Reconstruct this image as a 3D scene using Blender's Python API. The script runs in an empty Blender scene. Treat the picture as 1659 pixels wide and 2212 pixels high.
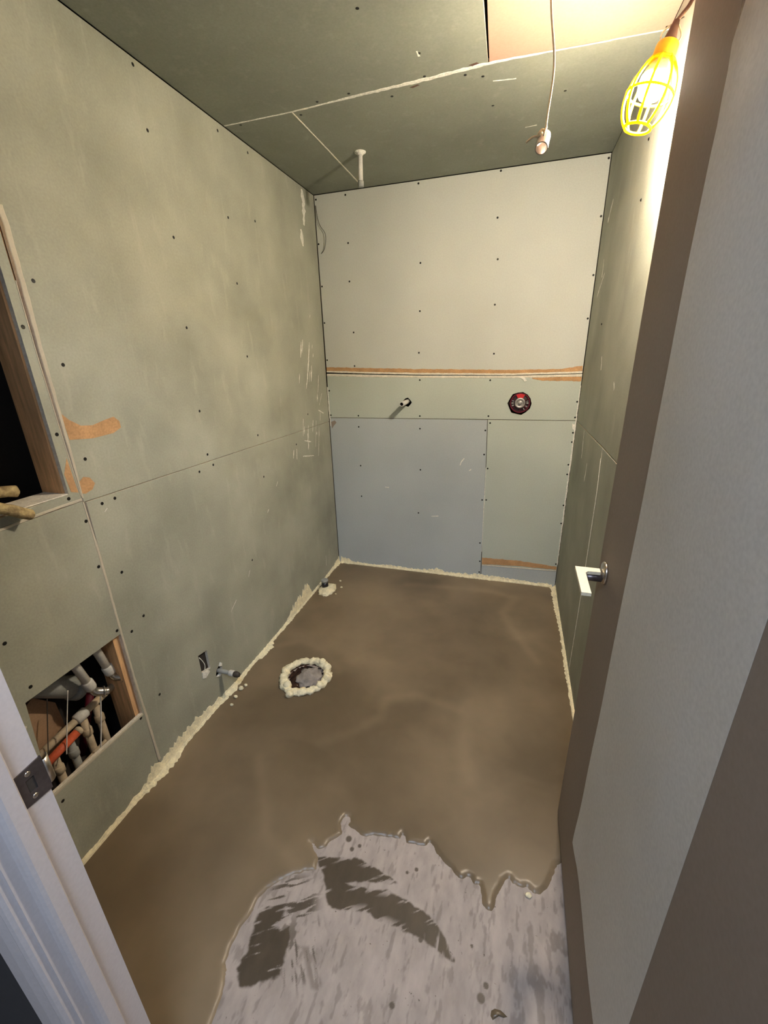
import bpy, math, random
import numpy as np
from mathutils import Vector, Matrix, noise
from mathutils.geometry import tessellate_polygon

random.seed(7)
SC = bpy.context.scene
COL = SC.collection

# ------------------------------------------------------------------ camera
W, H = 1.5, 2.278            # room width and ceiling height in metres; back wall y = 0, left wall x = 0
YF = -2.336                  # room face of the front (doorway) wall
cam_d = bpy.data.cameras.new('camera')
cam = bpy.data.objects.new('camera', cam_d)
COL.objects.link(cam)
ya, pi_, ro = -0.2991158, -0.3551859, -0.0274357
fw = Vector((math.sin(ya) * math.cos(pi_), math.cos(ya) * math.cos(pi_), math.sin(pi_)))
rt = Vector((math.cos(ya), -math.sin(ya), 0))
up = rt.cross(fw)
c_, s_ = math.cos(ro), math.sin(ro)
rt2 = rt * c_ + up * s_
up2 = up * c_ - rt * s_
m = Matrix((rt2, up2, -fw)).transposed().to_4x4()
m.translation = Vector((1.15814, -2.59037, 1.43045))
cam.matrix_world = m
cam_d.sensor_fit = 'VERTICAL'
cam_d.sensor_height = 32.0
cam_d.lens = 911.284 / 2212.0 * 32.0
cam_d.clip_start = 0.01
SC.camera = cam

# ------------------------------------------------------------------ world, corridor light, exposure
SC.view_settings.view_transform = 'Standard'
SC.view_settings.look = 'None'
SC.view_settings.exposure = 1.8
SC.view_settings.gamma = 1.0
SC.view_settings.use_curve_mapping = False
wd = bpy.data.worlds.new('world')
SC.world = wd
wd.use_nodes = True
wd.node_tree.nodes['Background'].inputs[0].default_value = (0.5, 0.55, 0.62, 1)
wd.node_tree.nodes['Background'].inputs[1].default_value = 0.05
# ceiling light of the corridor outside the doorway
ld = bpy.data.lights.new('corridor_light', 'AREA')
ld.shape = 'RECTANGLE'
ld.size = 0.6
ld.size_y = 0.3
ld.energy = 8.5
ld.color = (0.66, 0.80, 1.0)
lo = bpy.data.objects.new('corridor_light', ld)
COL.objects.link(lo)
lo.location = (1.22, -3.0, 2.36)
lo.rotation_euler = (math.radians(28), 0, 0)
BULB_STRENGTH = 620.0

# ------------------------------------------------------------------ materials
def lin(c):
    def f(v):
        v /= 255.0
        return v / 12.92 if v <= 0.04045 else ((v + 0.055) / 1.055) ** 2.4
    return (f(c[0]), f(c[1]), f(c[2]), 1.0)

MATS = {}
def mat(name, col, rough=0.75, var=0.06, scale=5.0, fine=0.04, fscale=160.0, bump=0.0, bscale=120.0, metal=0.0,
        spec=0.3, stretch=(1, 1, 1), col2=None, dust=0.0, dustcol=(205, 200, 185), subsurf=0.0):
    mt = bpy.data.materials.new(name)
    mt.use_nodes = True
    nt = mt.node_tree
    N, Lk = nt.nodes, nt.links
    b = N['Principled BSDF']
    b.inputs['Roughness'].default_value = rough
    b.inputs['Metallic'].default_value = metal
    b.inputs['Specular IOR Level'].default_value = spec
    tc = N.new('ShaderNodeTexCoord')
    mp = N.new('ShaderNodeMapping')
    mp.inputs['Scale'].default_value = stretch
    geo = N.new('ShaderNodeNewGeometry')
    Lk.new(geo.outputs['Position'], mp.inputs['Vector'])
    n1 = N.new('ShaderNodeTexNoise')
    n1.inputs['Scale'].default_value = scale
    n1.inputs['Detail'].default_value = 5
    Lk.new(mp.outputs[0], n1.inputs['Vector'])
    n2 = N.new('ShaderNodeTexNoise')
    n2.inputs['Scale'].default_value = fscale
    n2.inputs['Detail'].default_value = 3
    Lk.new(mp.outputs[0], n2.inputs['Vector'])
    base = lin(col)
    c2 = lin(col2) if col2 else tuple(v * (1 - 2.2 * var) for v in base[:3]) + (1,)
    c1 = base if col2 else tuple(v * (1 + 2.2 * var) for v in base[:3]) + (1,)
    rmp = N.new('ShaderNodeMapRange')
    rmp.inputs[1].default_value = 0.3
    rmp.inputs[2].default_value = 0.7
    Lk.new(n1.outputs['Fac'], rmp.inputs[0])
    mx = N.new('ShaderNodeMix')
    mx.data_type = 'RGBA'
    Lk.new(rmp.outputs[0], mx.inputs[0])
    mx.inputs[6].default_value = c2
    mx.inputs[7].default_value = c1
    mul = N.new('ShaderNodeMix')
    mul.data_type = 'RGBA'
    mul.blend_type = 'MULTIPLY'
    mul.inputs[0].default_value = 1.0
    r2 = N.new('ShaderNodeMapRange')
    r2.inputs[1].default_value = 0.3
    r2.inputs[2].default_value = 0.7
    r2.inputs[3].default_value = 1 - fine * 2
    r2.inputs[4].default_value = 1 + fine * 2
    Lk.new(n2.outputs['Fac'], r2.inputs[0])
    Lk.new(mx.outputs[2], mul.inputs[6])
    Lk.new(r2.outputs[0], mul.inputs[7])
    out = mul.outputs[2]
    if dust > 0:                         # pale gypsum dust wiped over the board in upright streaks
        mp3 = N.new('ShaderNodeMapping')
        mp3.inputs['Scale'].default_value = (7, 7, 1.6)
        Lk.new(geo.outputs['Position'], mp3.inputs['Vector'])
        n3 = N.new('ShaderNodeTexNoise')
        n3.inputs['Scale'].default_value = 3.0
        n3.inputs['Detail'].default_value = 6
        n3.inputs['Roughness'].default_value = 0.65
        Lk.new(mp3.outputs[0], n3.inputs['Vector'])
        r3 = N.new('ShaderNodeMapRange')
        r3.inputs[1].default_value = 0.56
        r3.inputs[2].default_value = 0.80
        r3.inputs[4].default_value = dust
        Lk.new(n3.outputs['Fac'], r3.inputs[0])
        md = N.new('ShaderNodeMix')
        md.data_type = 'RGBA'
        Lk.new(r3.outputs[0], md.inputs[0])
        Lk.new(out, md.inputs[6])
        md.inputs[7].default_value = lin(dustcol)
        out = md.outputs[2]
    Lk.new(out, b.inputs['Base Color'])
    if bump > 0:
        nb = N.new('ShaderNodeTexNoise')
        nb.inputs['Scale'].default_value = bscale
        nb.inputs['Detail'].default_value = 4
        Lk.new(mp.outputs[0], nb.inputs['Vector'])
        bp = N.new('ShaderNodeBump')
        bp.inputs['Strength'].default_value = bump
        bp.inputs['Distance'].default_value = 0.004
        Lk.new(nb.outputs['Fac'], bp.inputs['Height'])
        Lk.new(bp.outputs[0], b.inputs['Normal'])
    if subsurf > 0:
        b.inputs['Transmission Weight'].default_value = 0.0
        b.inputs['Subsurface Weight'].default_value = subsurf
        b.inputs['Subsurface Radius'].default_value = (0.01, 0.008, 0.003)
    MATS[name] = mt
    return mt

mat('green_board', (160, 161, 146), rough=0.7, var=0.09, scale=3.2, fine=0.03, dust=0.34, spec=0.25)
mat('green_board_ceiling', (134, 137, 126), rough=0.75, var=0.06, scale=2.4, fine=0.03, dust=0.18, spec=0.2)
mat('pale_board', (196, 199, 192), rough=0.7, var=0.025, scale=2.0, fine=0.025, dust=0.10, spec=0.25)
mat('pale_green_board', (186, 194, 184), rough=0.7, var=0.03, scale=2.0, fine=0.025, dust=0.10, spec=0.25)
mat('bluish_board', (180, 188, 190), rough=0.7, var=0.03, scale=2.0, fine=0.025, dust=0.12, spec=0.25)
mat('pink_board', (188, 150, 132), rough=0.8, var=0.02, scale=3, fine=0.02)
mat('gypsum', (226, 219, 203), rough=0.9, var=0.05, scale=30, fine=0.06, bump=0.3)
mat('plaster', (232, 230, 220), rough=0.9, var=0.06, scale=40, fine=0.08, bump=0.4)
mat('torn_paper', (190, 150, 108), rough=0.9, var=0.08, scale=20, fine=0.06)
mat('foam', (242, 232, 198), rough=0.85, var=0.06, scale=40, fine=0.05, bump=0.5, bscale=180)
mat('screw_black', (14, 13, 12), rough=0.5, spec=0.3)
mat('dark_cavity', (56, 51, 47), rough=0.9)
mat('wood', (222, 176, 128), rough=0.75, var=0.12, scale=6, fine=0.05, stretch=(14, 14, 1.2))
mat('door_paint', (150, 137, 126), rough=0.75, spec=0.15, var=0.02, scale=3, fine=0.02)
mat('door_sheet', (212, 209, 204), rough=0.7, var=0.02, scale=3, fine=0.03, bump=0.05, bscale=40)
mat('trim_paint', (194, 188, 189), rough=0.35, var=0.02, scale=4, fine=0.02, spec=0.5)
mat('corridor_paint', (205, 205, 206), rough=0.7, var=0.02)
mat('corridor_shade', (52, 52, 56), rough=0.7, var=0.03)  # shade on the doorway wall put into its dark colour
mat('steel_dark', (112, 104, 104), rough=0.38, metal=0.85, var=0.06, scale=40)
mat('nickel', (200, 190, 178), rough=0.28, metal=1.0, var=0.02)
mat('galvanised', (186, 182, 178), rough=0.42, metal=0.8, var=0.05, scale=40)
mat('pipe_white', (205, 203, 196), rough=0.5, var=0.03, scale=30)
mat('pipe_grey', (150, 152, 148), rough=0.55, var=0.05, scale=20)
mat('pipe_cream', (188, 172, 146), rough=0.6, var=0.08, scale=30)
mat('pipe_black', (30, 28, 32), rough=0.35, var=0.1, spec=0.5)
mat('pipe_orange', (206, 96, 62), rough=0.5, var=0.08, scale=60)
mat('solder', (190, 186, 178), rough=0.25, metal=0.9, var=0.08, scale=60)
mat('tan_panel', (168, 136, 106), rough=0.8, var=0.06, scale=10)
mat('maroon', (92, 26, 40), rough=0.5)
mat('torn_gypsum', (192, 184, 166), rough=0.9, var=0.03, scale=14, fine=0.02)
mat('lever_lit', (236, 226, 200), rough=0.45, metal=0.25, var=0.01)  # lamplight on the metal lever put into its pale cream colour
mat('string', (232, 222, 196), rough=0.9, var=0.04, scale=200)
mat('wire_white', (214, 210, 204), rough=0.5)
mat('wire_dark', (70, 64, 58), rough=0.6)
mat('valve_black', (52, 34, 40), rough=0.35, spec=0.5, var=0.08, scale=60)
mat('valve_red', (206, 52, 58), rough=0.4, var=0.03)
mat('rust', (58, 38, 28), rough=0.9, var=0.2, scale=40, bump=0.6, bscale=80)
mat('grey_rag', (150, 142, 136), rough=0.9, var=0.12, scale=25, bump=0.6, bscale=60)
mat('caked', (196, 176, 128), rough=0.9, var=0.2, scale=40, bump=0.9, bscale=90, col2=(120, 100, 72))
mat('cap_yellow', (250, 186, 40), rough=0.5, var=0.02)
mat('socket_brown', (92, 66, 58), rough=0.6, var=0.05)
mat('strip_black', (30, 26, 28), rough=0.5)

# cage plastic: translucent yellow
mt = bpy.data.materials.new('cage_yellow')
mt.use_nodes = True
nt = mt.node_tree
pb = nt.nodes['Principled BSDF']
pb.inputs['Base Color'].default_value = lin((246, 214, 20))
pb.inputs['Roughness'].default_value = 0.45
tr = nt.nodes.new('ShaderNodeBsdfTranslucent')
tr.inputs[0].default_value = lin((255, 226, 10))
ms = nt.nodes.new('ShaderNodeMixShader')
ms.inputs[0].default_value = 0.4
nt.links.new(pb.outputs[0], ms.inputs[1])
nt.links.new(tr.outputs[0], ms.inputs[2])
nt.links.new(ms.outputs[0], nt.nodes['Material Output'].inputs[0])
MATS['cage_yellow'] = mt
# lit bulb glass
mt = bpy.data.materials.new('bulb_glow')
mt.use_nodes = True
nt = mt.node_tree
nt.nodes.remove(nt.nodes['Principled BSDF'])
em = nt.nodes.new('ShaderNodeEmission')
em.inputs[0].default_value = (1.0, 0.86, 0.68, 1)
em.inputs[1].default_value = BULB_STRENGTH
nt.links.new(em.outputs[0], nt.nodes['Material Output'].inputs[0])
MATS['bulb_glow'] = mt

def attr_mat(name, c_lo, c_hi, rough_lo, rough_hi, attr, nscale, nvar, bump, fscale=200.0, spec=0.4, specks=None, streak=None):
    """two-tone material driven by a mesh attribute (0 = first colour, 1 = second) plus noise"""
    mt = bpy.data.materials.new(name)
    mt.use_nodes = True
    nt = mt.node_tree
    N, Lk = nt.nodes, nt.links
    b = N['Principled BSDF']
    b.inputs['Specular IOR Level'].default_value = spec
    at = N.new('ShaderNodeAttribute')
    at.attribute_name = attr
    geo = N.new('ShaderNodeNewGeometry')
    def nz(sc, det=5, st=(1, 1, 1)):
        mp = N.new('ShaderNodeMapping')
        mp.inputs['Scale'].default_value = st
        Lk.new(geo.outputs['Position'], mp.inputs['Vector'])
        n = N.new('ShaderNodeTexNoise')
        n.inputs['Scale'].default_value = sc
        n.inputs['Detail'].default_value = det
        n.inputs['Roughness'].default_value = 0.6
        Lk.new(mp.outputs[0], n.inputs['Vector'])
        return n.outputs['Fac']
    mx = N.new('ShaderNodeMix')
    mx.data_type = 'RGBA'
    Lk.new(at.outputs['Fac'], mx.inputs[0])
    mx.inputs[6].default_value = lin(c_lo)
    mx.inputs[7].default_value = lin(c_hi)
    r = N.new('ShaderNodeMapRange')
    r.inputs[1].default_value = 0.3
    r.inputs[2].default_value = 0.7
    r.inputs[3].default_value = 1 - nvar
    r.inputs[4].default_value = 1 + nvar
    Lk.new(nz(nscale, 6, streak or (1, 1, 1)), r.inputs[0])
    mul = N.new('ShaderNodeMix')
    mul.data_type = 'RGBA'
    mul.blend_type = 'MULTIPLY'
    mul.inputs[0].default_value = 1.0
    Lk.new(mx.outputs[2], mul.inputs[6])
    Lk.new(r.outputs[0], mul.inputs[7])
    out = mul.outputs[2]
    if specks:
        rs = N.new('ShaderNodeMapRange')
        rs.inputs[1].default_value = specks[1]
        rs.inputs[2].default_value = specks[1] + 0.05
        rs.inputs[4].default_value = 0.75
        Lk.new(nz(specks[0], 2), rs.inputs[0])
        ms = N.new('ShaderNodeMix')
        ms.data_type = 'RGBA'
        Lk.new(rs.outputs[0], ms.inputs[0])
        Lk.new(out, ms.inputs[6])
        ms.inputs[7].default_value = lin(c_hi)
        out = ms.outputs[2]
    Lk.new(out, b.inputs['Base Color'])
    rr = N.new('ShaderNodeMapRange')
    rr.inputs[3].default_value = rough_lo
    rr.inputs[4].default_value = rough_hi
    Lk.new(at.outputs['Fac'], rr.inputs[0])
    Lk.new(rr.outputs[0], b.inputs['Roughness'])
    if bump:
        bp = N.new('ShaderNodeBump')
        bp.inputs['Strength'].default_value = bump
        bp.inputs['Distance'].default_value = 0.003
        Lk.new(nz(fscale, 4), bp.inputs['Height'])
        Lk.new(bp.outputs[0], b.inputs['Normal'])
    MATS[name] = mt
attr_mat('slab_concrete', (170, 159, 152), (78, 68, 56), 0.8, 0.45, 'smear', 11.0, 0.17, 0.15, specks=(90.0, 0.72), streak=(2.2, 1, 1))
attr_mat('levelling', (103, 89, 70), (147, 129, 104), 0.32, 0.38, 'tone', 3.2, 0.12, 0.02, fscale=30.0, spec=0.45)

# ------------------------------------------------------------------ object helpers
ORG = {}
def link(name, verts, faces, mats, parent=None, fmat=None, smooth=False, label=None, cat=None, kind=None, group=None, origin=None):
    verts = [Vector(v) for v in verts]
    if origin is None:
        xs = [v.x for v in verts]; ys = [v.y for v in verts]; zs = [v.z for v in verts]
        origin = Vector(((min(xs) + max(xs)) / 2, (min(ys) + max(ys)) / 2, min(zs)))
    origin = Vector(origin)
    me = bpy.data.meshes.new(name)
    me.from_pydata([v - origin for v in verts], [], faces)
    if not isinstance(mats, (list, tuple)):
        mats = [mats]
    for mm in mats:
        me.materials.append(MATS[mm])
    if fmat:
        me.polygons.foreach_set('material_index', fmat)
    if smooth:
        me.polygons.foreach_set('use_smooth', [True] * len(me.polygons))
    me.update()
    o = bpy.data.objects.new(name, me)
    COL.objects.link(o)
    ORG[o.name] = origin
    if parent is not None:
        o.parent = parent
        o.location = origin - ORG[parent.name]
    else:
        o.location = origin
    tag(o, label, cat, kind, group)
    return o

def tag(o, label=None, cat=None, kind=None, group=None):
    if label: o['label'] = label
    if cat: o['category'] = cat
    if kind: o['kind'] = kind
    if group: o['group'] = group
    return o

def thing(name, loc, label=None, cat=None, kind=None, group=None):
    o = bpy.data.objects.new(name, None)
    o.empty_display_size = 0.05
    COL.objects.link(o)
    o.location = loc
    ORG[o.name] = Vector(loc)
    return tag(o, label, cat, kind, group)

def box_vf(x0, x1, y0, y1, z0, z1):
    v = [(x0, y0, z0), (x1, y0, z0), (x1, y1, z0), (x0, y1, z0), (x0, y0, z1), (x1, y0, z1), (x1, y1, z1), (x0, y1, z1)]
    f = [(0, 3, 2, 1), (4, 5, 6, 7), (0, 1, 5, 4), (1, 2, 6, 5), (2, 3, 7, 6), (3, 0, 4, 7)]
    return v, f
def box(name, x0, x1, y0, y1, z0, z1, mt, parent=None, **k):
    v, f = box_vf(x0, x1, y0, y1, z0, z1)
    return link(name, v, f, mt, parent, **k)
def join(*vfs):
    V, F = [], []
    for v, f in vfs:
        n = len(V)
        V += list(v)
        F += [tuple(i + n for i in q) for q in f]
    return V, F

def put(axis, v, a, b):
    return {'x': (v, a, b), 'y': (a, v, b), 'z': (a, b, v)}[axis]

def prism_vf(axis, v_front, v_back, outer, holes=()):
    """polygon (with holes) in the plane axis = v_front, extruded to v_back; faces: caps then sides"""
    loops = [list(outer)] + [list(h) for h in holes]
    flat = [p for l in loops for p in l]
    tris = tessellate_polygon([[Vector((p[0], p[1], 0)) for p in l] for l in loops])
    n = len(flat)
    V = [put(axis, v_front, *p) for p in flat] + [put(axis, v_back, *p) for p in flat]
    F, fm = [], []
    nrm_sign = None
    for t in tris:
        F.append(tuple(t)); fm.append(0)
        F.append(tuple(i + n for i in reversed(t))); fm.append(0)
    k = 0
    for l in loops:
        c = len(l)
        for i in range(c):
            a, b = k + i, k + (i + 1) % c
            F.append((a, b, b + n, a + n)); fm.append(1)
        k += c
    return V, F, fm
def prism(name, axis, vf, vb, outer, mats, parent=None, holes=(), **k):
    V, F, fm = prism_vf(axis, vf, vb, outer, holes)
    if not isinstance(mats, (list, tuple)):
        fm = None
    o = link(name, V, F, mats, parent, fmat=fm, **k)
    import bmesh
    bm = bmesh.new(); bm.from_mesh(o.data)
    bmesh.ops.recalc_face_normals(bm, faces=bm.faces)
    bm.to_mesh(o.data); bm.free()
    return o

def rect(a0, a1, b0, b1):
    return [(a0, b0), (a1, b0), (a1, b1), (a0, b1)]

def tube_vf(pts, radii, seg=12, caps=True):
    pts = [Vector(p) for p in pts]
    if not isinstance(radii, (list, tuple)):
        radii = [radii] * len(pts)
    V, F = [], []
    prev = None
    for i, p in enumerate(pts):
        if i == 0: d = pts[1] - p
        elif i == len(pts) - 1: d = p - pts[i - 1]
        else: d = (pts[i + 1] - p).normalized() + (p - pts[i - 1]).normalized()
        if d.length < 1e-9: d = Vector((0, 0, 1))
        d.normalize()
        if prev is None:
            a = Vector((0, 0, 1)) if abs(d.z) < 0.9 else Vector((1, 0, 0))
            u = d.cross(a).normalized()
        else:
            u = (prev - d * prev.dot(d)).normalized()
        prev = u
        w = d.cross(u)
        for k in range(seg):
            t = 2 * math.pi * k / seg
            V.append(p + (u * math.cos(t) + w * math.sin(t)) * radii[i])
    for i in range(len(pts) - 1):
        for k in range(seg):
            a = i * seg + k; b = i * seg + (k + 1) % seg
            F.append((a, b, b + seg, a + seg))
    if caps:
        F.append(tuple(reversed(range(seg))))
        F.append(tuple(range((len(pts) - 1) * seg, len(pts) * seg)))
    return V, F
def tube(name, pts, r, mt, parent=None, seg=12, caps=True, smooth=True, **k):
    V, F = tube_vf(pts, r, seg, caps)
    return link(name, V, F, mt, parent, smooth=smooth, **k)

def smooth_path(pts, n=8):
    P = [Vector(p) for p in pts]
    out = []
    for i in range(len(P) - 1):
        p0 = P[max(i - 1, 0)]; p1 = P[i]; p2 = P[i + 1]; p3 = P[min(i + 2, len(P) - 1)]
        for k in range(n):
            t = k / n
            out.append(0.5 * ((2 * p1) + (p2 - p0) * t + (2 * p0 - 5 * p1 + 4 * p2 - p3) * t * t + (3 * p1 - p0 - 3 * p2 + p3) * t ** 3))
    out.append(P[-1])
    return out

def ribbon(name, axis, v, side, pts, widths, mt, parent, th=0.0008, rag=0.25, step=0.012, seed=0.0, **k):
    """thin uneven strip lying on the plane axis = v; side = +1/-1 is the way it stands proud; ragged edges"""
    P = [Vector((p[0], p[1], 0)) for p in pts]
    if not isinstance(widths, (list, tuple)):
        widths = [widths] * len(P)
    C, Wd = [], []
    for i in range(len(P) - 1):
        L = (P[i + 1] - P[i]).length
        n = max(1, int(L / step))
        for j in range(n):
            t = j / n
            C.append(P[i].lerp(P[i + 1], t)); Wd.append(widths[i] * (1 - t) + widths[i + 1] * t)
    C.append(P[-1]); Wd.append(widths[-1])
    V, F = [], []
    for i, c in enumerate(C):
        d = (C[min(i + 1, len(C) - 1)] - C[max(i - 1, 0)]).normalized()
        nn = Vector((-d.y, d.x, 0))
        j1 = 1 + rag * noise.noise(Vector((c.x * 60 + seed, c.y * 60, 1.7)))* 2
        j2 = 1 + rag * noise.noise(Vector((c.x * 60 + seed, c.y * 60, 9.3)))* 2
        a = c + nn * Wd[i] / 2 * j1
        b = c - nn * Wd[i] / 2 * j2
        mm = (a + b) / 2
        V += [put(axis, v, a.x, a.y), put(axis, v + side * th, (a.x * .7 + mm.x * .3), (a.y * .7 + mm.y * .3)),
              put(axis, v + side * th, (b.x * .7 + mm.x * .3), (b.y * .7 + mm.y * .3)), put(axis, v, b.x, b.y)]
    for i in range(len(C) - 1):
        for q in range(3):
            F.append((i * 4 + q, i * 4 + q + 1, i * 4 + q + 5, i * 4 + q + 4))
    n = len(C) - 1
    F += [(0, 3, 2, 1), (n * 4, n * 4 + 1, n * 4 + 2, n * 4 + 3)]
    return link(name, V, F, mt, parent, **k)

def lathe_vf(base, axis_dir, prof, seg=20, capa=True, capb=True):
    """prof: list of (distance along axis, radius)"""
    d = Vector(axis_dir).normalized()
    b = Vector(base)
    a = Vector((0, 0, 1)) if abs(d.z) < 0.9 else Vector((1, 0, 0))
    u = d.cross(a).normalized(); w = d.cross(u)
    V, F = [], []
    for t, r in prof:
        for k in range(seg):
            q = 2 * math.pi * k / seg
            V.append(b + d * t + (u * math.cos(q) + w * math.sin(q)) * r)
    for i in range(len(prof) - 1):
        for k in range(seg):
            x = i * seg + k; y = i * seg + (k + 1) % seg
            F.append((x, y, y + seg, x + seg))
    if capa: F.append(tuple(reversed(range(seg))))
    if capb: F.append(tuple(range((len(prof) - 1) * seg, len(prof) * seg)))
    return V, F
def lathe(name, base, axis_dir, prof, mt, parent=None, seg=20, smooth=True, capa=True, capb=True, **k):
    V, F = lathe_vf(base, axis_dir, prof, seg, capa, capb)
    return link(name, V, F, mt, parent, smooth=smooth, **k)

def blob_vf(c, r, amp=0.2, fs=40.0, sub=(14, 9), squash=(1, 1, 1), seed=0.0):
    V, F = [], []
    nu, nv = sub
    for j in range(nv + 1):
        ph = math.pi * j / nv
        for i in range(nu):
            th = 2 * math.pi * i / nu
            d = Vector((math.sin(ph) * math.cos(th), math.sin(ph) * math.sin(th), math.cos(ph)))
            k = 1 + amp * noise.noise(d * (r * fs) + Vector((seed, seed * 2, 0)))
            V.append(Vector(c) + Vector((d.x * squash[0], d.y * squash[1], d.z * squash[2])) * r * k)
    for j in range(nv):
        for i in range(nu):
            a = j * nu + i; b = j * nu + (i + 1) % nu
            F.append((a, a + nu, b + nu, b))
    return V, F

SCREW_ME = {}
def screws(parent, axis, v, side, pts, r=0.0052):
    """countersunk black screw heads, one object each"""
    for a, b in pts:
        if axis not in SCREW_ME:
            ax = {'x': (1, 0, 0), 'y': (0, 1, 0), 'z': (0, 0, 1)}[axis]
            V, F = lathe_vf((0, 0, 0), Vector(ax) * side, [(-0.003, 0.002), (0.0, 0.0052), (0.0004, 0.0048), (0.0002, 0.002)], seg=10)
            me = bpy.data.meshes.new('screw')
            me.from_pydata([tuple(q) for q in V], [], F)
            me.materials.append(MATS['screw_black'])
            SCREW_ME[axis] = me
        o = bpy.data.objects.new('screw', SCREW_ME[axis])
        COL.objects.link(o)
        o.parent = parent
        o.location = Vector(put(axis, v, a, b)) - ORG[parent.name]
        ORG[o.name] = Vector(put(axis, v, a, b))

T = 0.0127   # board thickness

# ------------------------------------------------------------------ wall_left
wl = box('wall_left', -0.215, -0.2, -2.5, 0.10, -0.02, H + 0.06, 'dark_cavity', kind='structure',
         label='long green drywall wall on the left with cut openings', cat='wall')
GB = ['green_board', 'gypsum']
TORN = [(-1.736, 1.776), (-1.731, 1.734), (-1.732, 1.648), (-1.732, 1.56), (-1.737, 1.476), (-1.736, 1.378), (-1.735, 1.291), (-1.737, 1.19), (-1.742, 1.072)]
p_up = prism('drywall_panel', 'x', 0.0, -T, [(-1.744, 1.060), (-0.461, 1.040), (-0.003, 1.034), (-0.003, H - 0.004), (-1.744, H - 0.004), (-2.334, H - 0.004), (-2.334, 1.86), (-1.744, 1.86)], GB, wl)
outlet = [(-1.464, 0.300), (-1.414, 0.290), (-1.412, 0.196), (-1.464, 0.212)]
pipehole = [(-1.346, 0.160), (-1.350, 0.126), (-1.374, 0.120), (-1.393, 0.136), (-1.383, 0.160), (-1.364, 0.170)]
p_lo = prism('drywall_panel', 'x', 0.0, -T, [(-1.741, 0.0), (-0.003, 0.0), (-0.003, 1.031), (-0.461, 1.0365), (-1.738, 1.0565), (-1.7425, 0.6)], GB, wl, holes=[outlet, pipehole])
p_st = prism('drywall_panel', 'x', 0.0, -T, [(-1.7485, 1.0705), (-1.756, 1.45), (-1.757, 1.8595), (-2.334, 1.8595), (-2.334, 1.83), (-1.7795, 1.83), (-1.7795, 1.094), (-2.334, 1.075), (-2.334, 1.059)], GB, wl)
access = [(-1.749, 0.612), (-1.752, 0.284), (-2.066, 0.298), (-2.043, 0.608)]
p_ac = prism('drywall_panel', 'x', 0.0, -T, [(-1.7475, 1.0625), (-1.7470, 0.0), (-2.334, 0.0), (-2.334, 1.054)], GB, wl, holes=[access])
ribbon('torn_edge', 'x', 0.0, 1, [((-1.747 + t[0]) / 2 + 0.0, t[1]) for t in TORN], [0.013, 0.014, 0.013, 0.013, 0.011, 0.010, 0.009, 0.008, 0.005], 'torn_gypsum', wl, th=0.0010, rag=0.12)
ribbon('torn_edge', 'x', 0.0, 1, [(-1.7465, 1.06), (-1.744, 0.903), (-1.7445, 0.778), (-1.746, 0.612), (-1.7455, 0.423), (-1.742, 0.233), (-1.739, 0.05)], [0.005, 0.008, 0.009, 0.008, 0.008, 0.010, 0.010], 'torn_gypsum', wl, th=0.0012, rag=0.15)
ribbon('torn_edge', 'x', 0.0, 1, [(-1.755, 1.62), (-1.7555, 1.45), (-1.753, 1.284), (-1.748, 1.08)], 0.003, 'torn_gypsum', wl, th=0.0010, rag=0.1)
ribbon('torn_edge', 'x', 0.0, 1, [(-2.1, 1.0575), (-1.962, 1.061), (-1.896, 1.0655), (-1.824, 1.068), (-1.748, 1.068)], 0.0075, 'torn_gypsum', wl, th=0.0014, rag=0.12)
ribbon('torn_edge', 'x', 0.0, 1, [(-2.064, 0.292), (-1.9, 0.286), (-1.752, 0.279)], [0.008, 0.007, 0.007], 'torn_gypsum', wl, th=0.0012, rag=0.12)
TAN = [(-1.739, 1.308), (-1.721, 1.288), (-1.692, 1.268), (-1.657, 1.264), (-1.615, 1.273), (-1.583, 1.278), (-1.567, 1.263), (-1.566, 1.243), (-1.597, 1.231), (-1.668, 1.228), (-1.735, 1.236)]
TAN2 = [(-1.742, 1.118), (-1.726, 1.129), (-1.708, 1.122), (-1.697, 1.102), (-1.709, 1.087), (-1.733, 1.081), (-1.742, 1.084)]
prism('torn_paper_patch', 'x', 0.0005, -0.001, TAN, 'torn_paper', wl)
prism('torn_paper_patch', 'x', 0.0005, -0.001, TAN2, 'torn_paper', wl)
prism('torn_paper_patch', 'x', 0.0005, -0.001, [(-1.757, 1.19), (-1.754, 1.12), (-1.752, 1.09), (-1.772, 1.098), (-1.776, 1.15)], 'torn_paper', wl)
prism('torn_paper_patch', 'x', 0.003, -0.001, [(-1.463, 0.214), (-1.428, 0.2), (-1.422, 0.188), (-1.45, 0.176), (-1.466, 0.186)], 'plaster', wl)
tube('torn_paper_strip', smooth_path([(-0.004, -1.457, 0.285), (0.002, -1.449, 0.262), (0.004, -1.444, 0.236), (0.002, -1.452, 0.205)]), 0.0016, 'plaster', wl, seg=6)
prism('torn_paper_patch', 'x', 0.004, -0.002, [(-1.39, 0.131), (-1.372, 0.118), (-1.352, 0.124), (-1.35, 0.134), (-1.372, 0.129)], 'plaster', wl)
prism('torn_paper_patch', 'x', 0.004, -0.002, [(-1.366, 0.168), (-1.355, 0.181), (-1.346, 0.171), (-1.350, 0.158)], 'plaster', wl)
prism('torn_paper_patch', 'x', 0.003, -0.002, [(-2.068, 0.558), (-2.060, 0.546), (-2.070, 0.528), (-2.080, 0.542)], 'gypsum', wl)
box('outlet_box', -0.06, -T - 0.001, -1.47, -1.406, 0.18, 0.310, 'dark_cavity', wl)
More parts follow.
